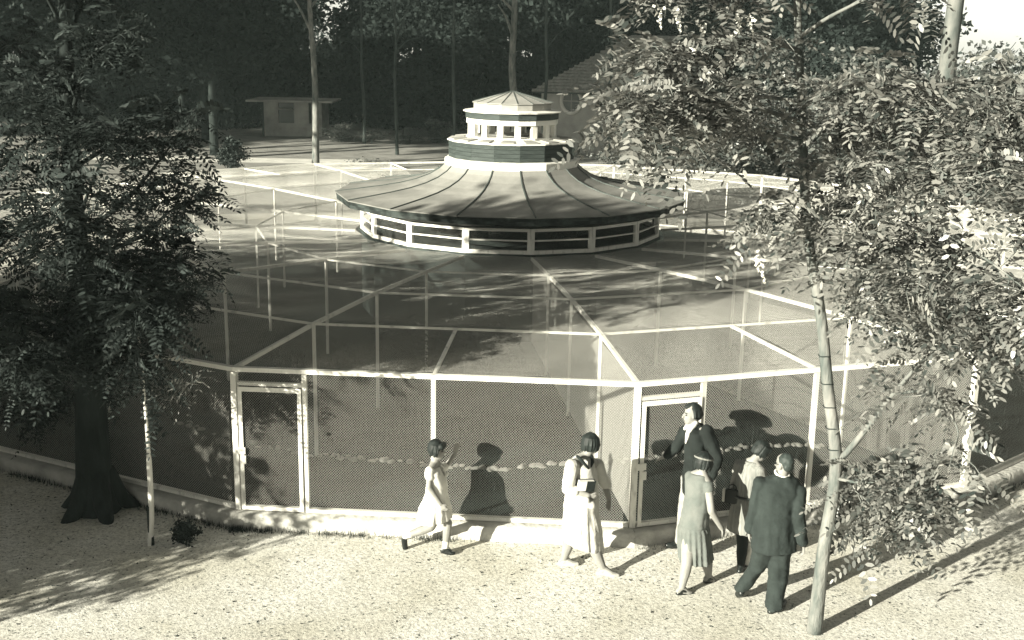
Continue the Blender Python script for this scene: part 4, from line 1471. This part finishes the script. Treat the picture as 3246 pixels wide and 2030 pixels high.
# ---- 1: running girl in a white frock
C = crop(1230, 1360, 0.2845)
y0 = gy(C, 660, 1390) + 0.03
g = person('person', 'running girl with dark bob in short white frock, one arm raised')
F = Vector((1, -0.12, 0)).normalized()
hc = C(545, 225, y0 - 0.02)
b = Blob()
hd = head(b, hc, Vector((0.95, -0.30, -0.16)), 0.93)
nk, ch, wa, pe = C(520, 380, y0), C(540, 520, y0), C(545, 700, y0), C(545, 850, y0)
b.cap(hc - UP * 0.05, nk, 0.045, 0.048).ell(ch, 0.13, 0.09, 0.15, F.cross(UP), F).cap(ch, pe, 0.10, 0.11)
shn, shf = C(465, 470, y0 - 0.13), C(600, 440, y0 + 0.13)
eln, wrn = C(455, 650, y0 - 0.19), C(585, 835, y0 - 0.17)
b.chain([nk, shn, eln, wrn], [0.05, 0.042, 0.032, 0.024])
hand(b, wrn, (C(640, 910, y0 - 0.17) - wrn), Vector((0.3, 0.9, 0)), 0.85, 0.45, -1)
elf, wrf = C(650, 410, y0 + 0.22), C(750, 275, y0 + 0.16)
b.chain([nk, shf, elf, wrf], [0.05, 0.042, 0.033, 0.025])
hand(b, wrf, (C(775, 150, y0 + 0.16) - wrf), Vector((0.6, -0.8, 0.1)), 0.88, 0.12, 1)
hpn, hpf = C(520, 870, y0 - 0.06), C(580, 870, y0 + 0.06)
knb, anb = C(480, 1095, y0 + 0.06), C(180, 1200, y0 + 0.08)
knf, anf = C(668, 1050, y0 - 0.06), C(640, 1318, y0 - 0.03)
b.chain([hpf, knb, knb.lerp(anb, 0.35), anb], [0.075, 0.05, 0.052, 0.033])
b.chain([hpn, knf, knf.lerp(anf, 0.35), anf], [0.075, 0.05, 0.052, 0.033])
toeb, toef = C(205, 1385, y0 + 0.08), C(745, 1392, y0 - 0.05)
foot(b, anb, toeb, 0.032, 0.85)
foot(b, anf, toef, 0.032, 0.85)
body = b.finish('body', M['skin'], g, 0.0075, 3)
face(*hd, 0.93, g)
for an, toe, kn in ((anb, toeb, knb), (anf, toef, knf)):
    s_ = Blob()
    foot(s_, an - UP * 0.012 + (toe - an) * 0.03, toe + (toe - an).normalized() * 0.01, 0.037, 0.85)
    s_.finish('shoe', M['shoe'], g, 0.007, 2)
    Blob().cap(an + (kn - an).normalized() * 0.09, an + (kn - an).normalized() * 0.015, 0.041, 0.04).finish('sock', M['cloth_white'], g, 0.007, 2)
b = Blob()
b.loft([ring(C(535, 410, y0), 0.10, 0.05, F), ring(C(535, 460, y0), 0.165, 0.085, F), ring(C(540, 560, y0), 0.165, 0.11, F, pleat=0.01), ring(C(545, 700, y0), 0.16, 0.125, F, pleat=0.02),
        ring(C(535, 800, y0), 0.18, 0.15, F, pleat=0.035), ring(C(525, 900, y0), 0.20, 0.185, F, pleat=0.05), ring(C(515, 1000, y0), 0.215, 0.205, F, pleat=0.06, tilt=(0.0, 0.03))])
b.cap(shn, shn.lerp(eln, 0.33), 0.055, 0.056).cap(shf, shf.lerp(elf, 0.4), 0.055, 0.056)
b.finish('frock', M['cloth_white'], g, 0.008, 3, fold=0.008)
Blob().cap(C(655, 500, y0 - 0.02), C(655, 520, y0 - 0.02), 0.022, 0.015).finish('bow', M['cloth_white'], g, 0.006, 1)
c, f, r, u = hd
b = Blob()
b.ell(c + u * 0.030 - f * 0.022, 0.086, 0.094, 0.088, r, f, u).ell(c - f * 0.045 - u * 0.025, 0.084, 0.06, 0.06, r, f, u).cap(c + f * 0.055 + u * 0.055 + r * 0.04, c + f * 0.055 + u * 0.055 - r * 0.04, 0.038)
locks(b, hd, 0.93, 0.065, gap=1.0, seed=1)
b.finish('hair', M['hair'], g, 0.0055, 1)

# ---- 2: lady with book, light dress, dark bob
C = crop(1730, 1350, 0.3375)
y0 = 0.5 * (gy(C, 200, 1300) + gy(C, 600, 1405))
g = person('person', 'lady in long pale dress with dark scarf carrying a book before the aviary corner')
F = Vector((0.93, 0.1, 0)).normalized()
hc = C(428, 160, y0 + 0.02)
b = Blob()
hd = head(b, hc, Vector((0.75, 0.62, -0.12)), 1.0)
nk, ch, wa, pe = C(365, 300, y0), C(345, 430, y0), C(330, 640, y0), C(330, 800, y0)
b.cap(hc - UP * 0.06, nk, 0.05, 0.055).cap(nk, ch, 0.07, 0.13).cap(ch, pe, 0.13, 0.15)
shn, shf = C(245, 380, y0 - 0.17), C(480, 370, y0 + 0.17)
eln, wrn = C(205, 590, y0 - 0.22), C(395, 655, y0 - 0.24)
b.chain([nk, shn, eln, wrn], [0.06, 0.056, 0.046, 0.034])
hand(b, wrn, (C(480, 685, y0 - 0.22) - wrn), Vector((0.2, 0.95, 0.3)), 0.95, 0.7, -1)
elf, wrf = C(560, 560, y0 + 0.22), C(590, 680, y0 + 0.17)
b.chain([nk, shf, elf, wrf], [0.06, 0.056, 0.044, 0.032])
hand(b, wrf, (C(590, 760, y0 + 0.16) - wrf), Vector((-0.7, -0.5, 0)), 0.95, 0.4, 1)
knb, anb = C(230, 1060, y0 + 0.04), C(172, 1245, gy(C, 150, 1300))
knf, anf = C(440, 1120, y0 - 0.1), C(535, 1330, gy(C, 600, 1405))
b.chain([C(300, 850, y0), knb, knb.lerp(anb, 0.35), anb], [0.10, 0.066, 0.066, 0.04])
b.chain([C(360, 850, y0), knf, knf.lerp(anf, 0.35), anf], [0.10, 0.066, 0.066, 0.04])
toeb, toef = C(310, 1302, gy(C, 200, 1305)), C(690, 1412, gy(C, 640, 1412))
foot(b, anb, toeb, 0.037)
foot(b, anf, toef, 0.037)
b.finish('body', M['skin'], g, 0.008, 3)
face(*hd, 1.0, g)
for an, toe in ((anb, toeb), (anf, toef)):
    s_ = Blob()
    foot(s_, an - UP * 0.018 + (toe - an) * 0.03, toe + (toe - an).normalized() * 0.012, 0.041)
    s_.finish('shoe', M['shoe_pale'], g, 0.007, 2)
b = Blob()
b.loft([ring(C(360, 290, y0), 0.11, 0.07, F), ring(C(350, 345, y0), 0.205, 0.12, F), ring(C(345, 450, y0), 0.20, 0.165, F, pleat=0.01), ring(C(338, 620, y0), 0.195, 0.18, F, pleat=0.015),
        ring(C(335, 800, y0), 0.21, 0.195, F, pleat=0.02), ring(C(345, 960, y0), 0.21, 0.215, F, pleat=0.035, folds=18), ring(C(352, 1110, y0), 0.215, 0.225, F, pleat=0.045, folds=18, tilt=(0.0, -0.07))])
b.chain([shn, eln.lerp(shn, 0.05)], [0.082, 0.068]).cap(eln, eln.lerp(wrn, 0.35), 0.066, 0.06).cap(shf, elf, 0.08, 0.06)
b.finish('dress', M['cloth_cream'], g, 0.0085, 3, fold=0.008)
# coat over the arm
b = Blob()
b.cap(C(230, 690, y0 - 0.25), C(430, 745, y0 - 0.25), 0.055, 0.05).cap(C(225, 660, y0 - 0.22), C(380, 700, y0 - 0.26), 0.05, 0.045)
b.finish('folded_coat', M['cloth_cream'], g, 0.008, 3, fold=0.008)
# scarf
b = Blob()
b.chain([C(295, 285, y0 - 0.13), C(330, 320, y0 - 0.20), C(375, 370, y0 - 0.205), C(405, 410, y0 - 0.19)], [0.016, 0.02, 0.018, 0.009])
b.chain([C(430, 285, y0 - 0.02), C(440, 340, y0 - 0.10), C(415, 410, y0 - 0.18)], [0.018, 0.02, 0.009])
b.finish('scarf', M['jacket'], g, 0.007, 2)
c, f, r, u = hd
b = Blob()
b.ell(c + u * 0.026 - f * 0.018, 0.092, 0.100, 0.094, r, f, u).ell(c - f * 0.03 - u * 0.03, 0.094, 0.078, 0.07, r, f, u)
b.cap(c + r * 0.072 - u * 0.05 + f * 0.02, c + r * 0.07 + f * 0.03, 0.03).cap(c - r * 0.072 - u * 0.05 + f * 0.02, c - r * 0.07 + f * 0.03, 0.03)
locks(b, hd, 1.0, 0.075, gap=1.0, seed=2)
b.finish('hair', M['hair'], g, 0.0055, 1)
# the book she carries
p0 = C(300, 500, y0 - 0.19)
bk = empty('book', C(375, 560, y0 - 0.235), R_(18))
tag(bk, 'thick dark-covered book with pale page edges under the lady\'s arm', 'book')
bk.rotation_euler = (R_(8), R_(6), R_(18))
MB().box((-0.085, -0.024, -0.055), (0.088, 0.024, 0.055)).build('pages', M['paper'], bk)
MB().box((0.0, -0.031, -0.062), (0.098, -0.026, 0.062)).box((-0.09, 0.026, -0.062), (0.098, 0.031, 0.062)).box((0.091, -0.026, -0.062), (0.098, 0.026, 0.062)).build('cover', M['jacket'], bk)

# ---- 3: tall man in dark jacket at the netting
C = crop(2080, 1260, 0.2513)
y0 = 12.36
g = person('person', 'man in dark jacket and pale trousers standing close to the netting, face in profile')
F = Vector((-0.95, 0.2, 0)).normalized()
hc = C(452, 205, y0)
b = Blob()
hd = head(b, hc, Vector((-0.96, -0.22, -0.06)), 1.04)
nk, ch = C(490, 370, y0), C(520, 560, y0)
b.cap(hc - UP * 0.05, nk, 0.055, 0.06).cap(nk, ch, 0.06, 0.10)
shn, shf = C(640, 440, y0 - 0.17), C(370, 440, y0 + 0.17)
eln, wrn = C(770, 760, y0 - 0.26), C(700, 1010, y0 - 0.24)
elf, wrf = C(250, 640, y0 + 0.24), C(120, 750, y0 + 0.30)
b.chain([nk - UP * 0.04, shn, eln, wrn], [0.05, 0.045, 0.04, 0.034])
b.chain([nk - UP * 0.04, shf, elf, wrf], [0.05, 0.045, 0.04, 0.034])
hand(b, wrn, (C(660, 1110, y0 - 0.24) - wrn), Vector((-0.5, 0.8, 0)), 1.0, 0.5, 1)
hand(b, wrf, (C(40, 770, y0 + 0.34) - wrf), Vector((0, 0.2, -1)), 1.0, 0.5, 1)
hpn = C(520, 1150, y0 - 0.09)
hpf = C(440, 1150, y0 + 0.09)
knn, knf = Vector((hpn.x + 0.02, hpn.y, GROUND + 0.50)), Vector((hpf.x - 0.05, hpf.y, GROUND + 0.50))
ann, anf = Vector((hpn.x + 0.08, hpn.y, GROUND + 0.085)), Vector((hpf.x - 0.06, hpf.y, GROUND + 0.085))
b.chain([hpn, knn, ann], [0.09, 0.06, 0.04]).chain([hpf, knf, anf], [0.09, 0.06, 0.04])
b.finish('body', M['skin'], g, 0.008, 3)
face(*hd, 1.04, g)
for an in (ann, anf):
    s_ = Blob()
    foot(s_, an, an + Vector((-0.21, -0.02, -0.052)), 0.045)
    s_.finish('shoe', M['shoe'], g, 0.008, 2)
b = Blob()
leg_loft(b, [hpn + UP * 0.15, hpn, knn, ann - UP * 0.02], [0.12, 0.115, 0.09, 0.085], F)
leg_loft(b, [hpf + UP * 0.15, hpf, knf, anf - UP * 0.02], [0.12, 0.115, 0.09, 0.085], F)
b.finish('trousers', M['trousers_light'], g, 0.009, 3, fold=0.012)
b = Blob()
b.loft([ring(C(505, 345, y0), 0.09, 0.075, F), ring(C(515, 400, y0), 0.21, 0.12, F), ring(C(525, 520, y0), 0.235, 0.15, F), ring(C(525, 720, y0), 0.215, 0.15, F), ring(C(525, 900, y0), 0.22, 0.16, F, pleat=0.012), ring(C(520, 1170, y0), 0.235, 0.175, F, pleat=0.02, tilt=(0, -0.02))])
b.chain([shn, eln, wrn.lerp(eln, 0.08)], [0.085, 0.07, 0.058]).chain([shf, elf, wrf.lerp(elf, 0.15)], [0.085, 0.07, 0.056])
b.finish('jacket', M['jacket'], g, 0.009, 3, fold=0.012)
b = Blob()
b.chain([C(430, 370, y0 - 0.07), C(400, 470, y0 - 0.14), C(372, 580, y0 - 0.155)], [0.03, 0.03, 0.008])
b.chain([C(500, 325, y0 - 0.045), C(455, 385, y0 - 0.085), C(430, 430, y0 - 0.13)], [0.03, 0.032, 0.018])
b.cap(C(395, 365, y0 + 0.02), C(365, 395, y0 + 0.0), 0.03, 0.022)
b.finish('shirt', M['cloth_white'], g, 0.007, 2)
c, f, r, u = hd
b = Blob()
b.ell(c + u * 0.035 - f * 0.03, 0.083, 0.092, 0.088, r, f, u).cap(c + f * 0.06 + u * 0.085, c - f * 0.02 + u * 0.09, 0.028, 0.045).ell(c - f * 0.06 - u * 0.03, 0.074, 0.045, 0.06, r, f, u)
locks(b, hd, 1.04, 0.03, gap=1.35, seed=3)
b.finish('hair', M['hair'], g, 0.0055, 1)

# ---- 4: young woman in a grey drop-waisted dress, seen from behind
C = crop(2100, 1400, 0.3438)
y0 = 0.5 * (gy(C, 190, 1405) + gy(C, 430, 1295)) + 0.05
g = person('person', 'young woman in sleeveless grey drop-waist dress walking away, one arm swung out')
F = Vector((0.45, 0.9, 0)).normalized()
hc = C(385, 190, y0 + 0.04)
b = Blob()
hd = head(b, hc, Vector((0.75, 0.62, -0.25)), 0.97)
nk, ch, pe = C(365, 285, y0 + 0.01), C(330, 420, y0), C(295, 740, y0)
b.cap(hc - UP * 0.05, nk, 0.047, 0.05).cap(nk, ch, 0.05, 0.08).cap(ch, pe, 0.08, 0.10)
shl, shr = C(255, 320, y0 + 0.06), C(422, 405, y0 - 0.09)
elr, wrr = C(450, 640, y0 - 0.16), C(545, 800, y0 - 0.10)
b.chain([nk, shr, elr, wrr], [0.05, 0.048, 0.042, 0.028])
hand(b, wrr, (C(590, 900, y0 - 0.08) - wrr), Vector((-0.8, 0.2, -0.3)), 0.92, 0.5, 1)
ell_, wrl = C(235, 520, y0 + 0.18), C(250, 680, y0 + 0.24)
b.chain([nk, shl, ell_, wrl], [0.05, 0.046, 0.038, 0.028])
hand(b, wrl, (C(265, 760, y0 + 0.26) - wrl), Vector((0.5, -0.5, 0)), 0.92, 0.5, -1)
yl, yr = gy(C, 190, 1405), gy(C, 440, 1295)
knl, anl = C(225, 1120, 0.5 * (y0 + yl) - 0.04), C(178, 1345, yl)
knr, anr = C(405, 1080, 0.5 * (y0 + yr) + 0.06), C(425, 1235, yr)
b.chain([C(250, 800, y0), knl, knl.lerp(anl, 0.35), anl], [0.10, 0.062, 0.062, 0.037])
b.chain([C(350, 800, y0), knr, knr.lerp(anr, 0.35), anr], [0.10, 0.062, 0.062, 0.037])
toel, toer = C(280, 1405, yl + 0.03), C(490, 1290, yr + 0.03)
foot(b, anl, toel, 0.035)
foot(b, anr, toer, 0.035)
b.finish('body', M['skin'], g, 0.008, 3)
face(*hd, 0.97, g)
for an, toe in ((anl, toel), (anr, toer)):
    s_ = Blob()
    foot(s_, an - UP * 0.025 + (toe - an) * 0.04, toe + (toe - an).normalized() * 0.01, 0.037)
    s_.finish('shoe', M['shoe'], g, 0.007, 2)
b = Blob()
b.loft([ring(C(345, 300, y0), 0.09, 0.06, F), ring(C(335, 345, y0), 0.155, 0.09, F), ring(C(325, 480, y0), 0.135, 0.12, F, pleat=0.008), ring(C(308, 640, y0), 0.145, 0.13, F, pleat=0.012), ring(C(295, 745, y0), 0.155, 0.145, F, pleat=0.01), ring(C(290, 775, y0), 0.155, 0.145, F)])
b.cap(shl, shl.lerp(ell_, 0.12), 0.058, 0.056).cap(shr, shr.lerp(elr, 0.14), 0.058, 0.056)
dr = b.finish('bodice', M['cloth_grey'], g, 0.008, 3, fold=0.008)
b = Blob()
b.loft([ring(C(290, 762, y0), 0.15, 0.14, F, 96), ring(C(290, 800, y0), 0.165, 0.155, F, 96, pleat=0.03, folds=19), ring(C(300, 940, y0), 0.172, 0.172, F, 96, pleat=0.055, folds=19, ph=0.2), ring(C(308, 1090, y0), 0.178, 0.185, F, 96, pleat=0.07, folds=19, ph=0.35)])
b.finish('pleated_skirt', M['cloth_grey'], g, 0.007, 2, fold=0.008)
c, f, r, u = hd
b = Blob()
b.ell(c + u * 0.026 - f * 0.02, 0.090, 0.098, 0.090, r, f, u).ell(c - f * 0.035 - u * 0.025, 0.09, 0.072, 0.06, r, f, u)
b.cap(c + r * 0.07 - u * 0.04 + f * 0.02, c + r * 0.068 + f * 0.03, 0.03).cap(c - r * 0.07 - u * 0.04 + f * 0.02, c - r * 0.068 + f * 0.03, 0.03)
locks(b, hd, 0.97, 0.07, gap=1.0, seed=4)
b.finish('hair', M['hair'], g, 0.0055, 1)
Blob().chain([c + u * 0.045 + r * math.cos(a) * 0.095 + f * (math.sin(a) * 0.102 - 0.018) for a in np.linspace(0, 2 * math.pi, 17)], [0.011] * 17).finish('headband', M['cloth_stripe'], g, 0.006, 1)

# ---- 5: girl in a belted dress with a bag
C = crop(2270, 1370, 0.3904)
y0 = gy(C, 200, 1140) + 0.03
g = person('person', 'girl in pale belted dress and black stocking looking down beside the suited man')
F = Vector((0.55, 0.85, 0)).normalized()
hc = C(372, 150, y0)
b = Blob()
hd = head(b, hc, Vector((0.80, 0.10, -0.55)), 0.96)
nk, ch, pe = C(300, 235, y0), C(270, 340, y0), C(240, 600, y0)
b.cap(hc - UP * 0.05 - Vector((0.03, 0, 0)), nk, 0.045, 0.05).cap(nk, ch, 0.05, 0.08).cap(ch, pe, 0.08, 0.10)
shl, shr = C(190, 265, y0 + 0.10), C(360, 310, y0 - 0.10)
ell_, wrl = C(140, 400, y0 + 0.16), C(130, 480, y0 + 0.10)
b.chain([nk, shl, ell_, wrl], [0.05, 0.046, 0.036, 0.027])
hand(b, wrl, (C(128, 560, y0 + 0.06) - wrl), Vector((0.6, -0.3, 0.1)), 0.88, 0.8, 1)
elr, wrr = C(375, 470, y0 - 0.02), C(355, 600, y0 + 0.05)
b.chain([nk, shr, elr, wrr], [0.05, 0.046, 0.036, 0.027])
hand(b, wrr, (C(350, 680, y0 + 0.06) - wrr), Vector((-0.6, 0.3, 0.1)), 0.88, 0.6, -1)
knl, anl = C(212, 930, y0 + 0.02), C(200, 1085, y0)
knr, anr = C(290, 940, y0 + 0.08), C(240, 1065, y0 + 0.16)
b.chain([C(215, 700, y0), knl, anl], [0.09, 0.056, 0.036]).chain([C(265, 700, y0), knr, anr], [0.09, 0.056, 0.036])
b.finish('body', M['skin'], g, 0.008, 3)
face(*hd, 0.96, g)
Blob().chain([C(213, 780, y0), knl, knl.lerp(anl, 0.35), anl], [0.075, 0.062, 0.061, 0.041]).finish('stocking', M['stocking'], g, 0.008, 2)
Blob().chain([C(275, 800, y0 + 0.04), knr, knr.lerp(anr, 0.35), anr], [0.075, 0.062, 0.061, 0.042]).finish('stocking', M['cloth_white'], g, 0.008, 2)
for an, toe in ((anl, C(215, 1150, y0 + 0.12)), (anr, C(262, 1112, y0 + 0.30))):
    s_ = Blob()
    toe.z = GROUND + 0.03
    foot(s_, an - UP * 0.01, toe, 0.038, 0.9)
    s_.finish('shoe', M['shoe'], g, 0.007, 2)
b = Blob()
b.loft([ring(C(285, 235, y0), 0.09, 0.06, F), ring(C(275, 270, y0), 0.165, 0.09, F), ring(C(262, 390, y0), 0.15, 0.12, F, pleat=0.012), ring(C(245, 500, y0), 0.135, 0.115, F, pleat=0.015), ring(C(240, 530, y0), 0.138, 0.118, F),
        ring(C(235, 640, y0), 0.165, 0.14, F, pleat=0.035, folds=16), ring(C(228, 800, y0), 0.185, 0.16, F, pleat=0.05, folds=16)])
b.cap(shl, shl.lerp(ell_, 0.35), 0.06, 0.064).cap(shr, shr.lerp(elr, 0.35), 0.06, 0.066)
b.finish('dress', M['cloth_stripe'], g, 0.008, 3, fold=0.008)
cbelt = C(243, 512, y0)
b = Blob()
rg = ring(cbelt, 0.142, 0.122, F, 33)
b.chain(rg + [rg[0]], [0.017] * 34)
b.finish('belt', M['shoe'], g, 0.006, 1)
c, f, r, u = hd
b = Blob()
b.ell(c + u * 0.028 - f * 0.02, 0.09, 0.098, 0.092, r, f, u).ell(c - f * 0.04 - u * 0.02, 0.09, 0.065, 0.06, r, f, u).cap(c + f * 0.05 + u * 0.05 + r * 0.045, c + f * 0.05 + u * 0.05 - r * 0.045, 0.04)
b.cap(c - r * 0.075 - u * 0.03 + f * 0.015, c - r * 0.07 + f * 0.03, 0.028)
locks(b, hd, 0.96, 0.065, gap=1.0, seed=5)
b.finish('hair', M['hair'], g, 0.0055, 1)
hb = empty('handbag', C(130, 520, y0 - 0.02), R_(-25))
tag(hb, 'flat dark handbag with white panel held by the belted girl', 'bag')
bm_ = bmesh.new()
bmesh.ops.create_cube(bm_, size=1)
bmesh.ops.scale(bm_, vec=(0.15, 0.05, 0.17), verts=bm_.verts)
bmesh.ops.bevel(bm_, geom=bm_.edges[:], offset=0.012, segments=2, affect='EDGES')
me = bpy.data.meshes.new('bag_body')
bm_.to_mesh(me)
bm_.free()
me.materials.append(M['shoe'])
put('bag_body', me, hb)
MB().box((-0.105, -0.022, -0.075), (-0.077, 0.022, 0.07)).build('panel', M['cloth_white'], hb)
MB().tube([(-0.045 + 0.045 * math.cos(a) + 0.045, 0, 0.084 + 0.05 * math.sin(a)) for a in np.linspace(0, math.pi, 9)], 0.006, 6).build('handle', M['shoe'], hb)

# ---- 6: man in dark suit seen from behind
y0 = gy(C, 470, 1450) + 0.05
g = person('person', 'man in dark suit with cropped hair and glasses walking away from behind')
F = Vector((-0.12, 0.98, 0)).normalized()
hc = C(552, 258, y0 + 0.04)
b = Blob()
hd = head(b, hc, Vector((-0.62, 0.76, -0.1)), 1.02)
nk, ch, pe = C(535, 360, y0), C(510, 480, y0), C(470, 880, y0)
b.cap(hc - UP * 0.05, nk, 0.058, 0.06).cap(nk, ch, 0.06, 0.10).cap(ch, pe, 0.10, 0.11)
shl, shr = C(360, 425, y0), C(660, 480, y0 - 0.02)
ell_, wrl = C(315, 630, y0 + 0.02), C(268, 800, y0 + 0.10)
elr, wrr = C(672, 690, y0 - 0.10), C(708, 905, y0 - 0.06)
b.chain([nk - UP * 0.04, shl, ell_, wrl], [0.05, 0.045, 0.04, 0.033]).chain([nk - UP * 0.04, shr, elr, wrr], [0.05, 0.045, 0.04, 0.033])
hand(b, wrl, (C(265, 880, y0 + 0.13) - wrl), Vector((0.9, 0, 0)), 1.0, 0.6, 1)
hand(b, wrr, (C(712, 985, y0 - 0.03) - wrr), Vector((-0.9, 0.1, 0)), 1.0, 0.85, -1)
yl, yr = gy(C, 190, 1345), gy(C, 465, 1455)
knl, anl = C(345, 1075, y0 + 0.10), C(200, 1275, yl - 0.02)
knr, anr = C(505, 1180, y0 + 0.03), C(465, 1415, yr)
b.chain([C(400, 930, y0), knl, anl], [0.11, 0.07, 0.045]).chain([C(520, 930, y0), knr, anr], [0.11, 0.07, 0.045])
b.finish('body', M['skin'], g, 0.0085, 3)
face(*hd, 1.02, g)
s_ = Blob()
foot(s_, anl, C(180, 1350, yl) + Vector((0, 0.05, 0.02)), 0.045)
s_.finish('shoe', M['shoe'], g, 0.008, 2)
s_ = Blob()
t = anr + Vector((0.17, 0.17, 0))
t.z = GROUND + 0.035
foot(s_, anr, t, 0.046)
s_.finish('shoe', M['shoe'], g, 0.008, 2)
b = Blob()
leg_loft(b, [C(400, 900, y0), C(385, 990, y0 + 0.04), knl, knl.lerp(anl, 0.5), anl + UP * 0.0], [0.125, 0.115, 0.092, 0.082, 0.078], F)
leg_loft(b, [C(515, 900, y0), C(512, 1000, y0), knr, knr.lerp(anr, 0.5), anr - UP * 0.02], [0.13, 0.118, 0.098, 0.09, 0.088], F)
b.cap(C(395, 900, y0), C(520, 900, y0), 0.15)
b.finish('trousers', M['suit'], g, 0.009, 3, fold=0.012)
b = Blob()
b.loft([ring(C(535, 345, y0), 0.085, 0.075, F), ring(C(525, 395, y0), 0.20, 0.11, F), ring(C(512, 470, y0), 0.235, 0.14, F), ring(C(490, 640, y0), 0.205, 0.15, F, pleat=0.008), ring(C(475, 760, y0), 0.21, 0.16, F, pleat=0.012), ring(C(465, 945, y0), 0.235, 0.185, F, pleat=0.02, folds=9)])
b.chain([shl, ell_, wrl.lerp(ell_, 0.06)], [0.085, 0.07, 0.058]).chain([shr, elr, wrr.lerp(elr, 0.06)], [0.088, 0.07, 0.058])
b.finish('jacket', M['suit'], g, 0.009, 3, fold=0.012)
rg = ring(C(537, 338, y0 + 0.005), 0.068, 0.066, F, 25, tilt=(-0.01, 0.015))
Blob().chain(rg + [rg[0]], [0.014] * 26).finish('collar', M['cloth_white'], g, 0.006, 1)
c, f, r, u = hd
b = Blob()
b.ell(c + u * 0.036 - f * 0.026, 0.079, 0.09, 0.084, r, f, u).ell(c - f * 0.055 - u * 0.02, 0.07, 0.045, 0.055, r, f, u)
b.finish('hair', M['hair_grey'], g, 0.007, 2)
b = MB()
for gsg in (-1, 1):
    cc = c + f * 0.098 + r * gsg * 0.033 + u * 0.002
    b.tube([cc + r * 0.022 * math.cos(a) + u * 0.02 * math.sin(a) for a in np.linspace(0, 2 * math.pi, 13)], 0.003, 5)
    b.tube([cc + r * gsg * 0.022, c + r * gsg * 0.08 - f * 0.01 + u * 0.005], 0.003, 5)
b.build('glasses', M['shoe'], g)

# ------------------------------------------------------------------ haze volume added to lift the dark tones
hz = bpy.data.materials.new('haze')
hz.use_nodes = True
hz.node_tree.nodes.clear()
pv = hz.node_tree.nodes.new('ShaderNodeVolumePrincipled')
pv.inputs['Color'].default_value = (0.80, 1.0, 0.97, 1)
pv.inputs['Density'].default_value = 0.0004
pv.inputs['Anisotropy'].default_value = 0.0
ov = hz.node_tree.nodes.new('ShaderNodeOutputMaterial')
hz.node_tree.links.new(pv.outputs[0], ov.inputs['Volume'])
o = MB().box((-152, -52, GROUND - 1.0), (152, 252, 24.0)).build('haze', hz)
tag(o, 'thin haze volume added to lift the dark tones', 'haze', kind='stuff')
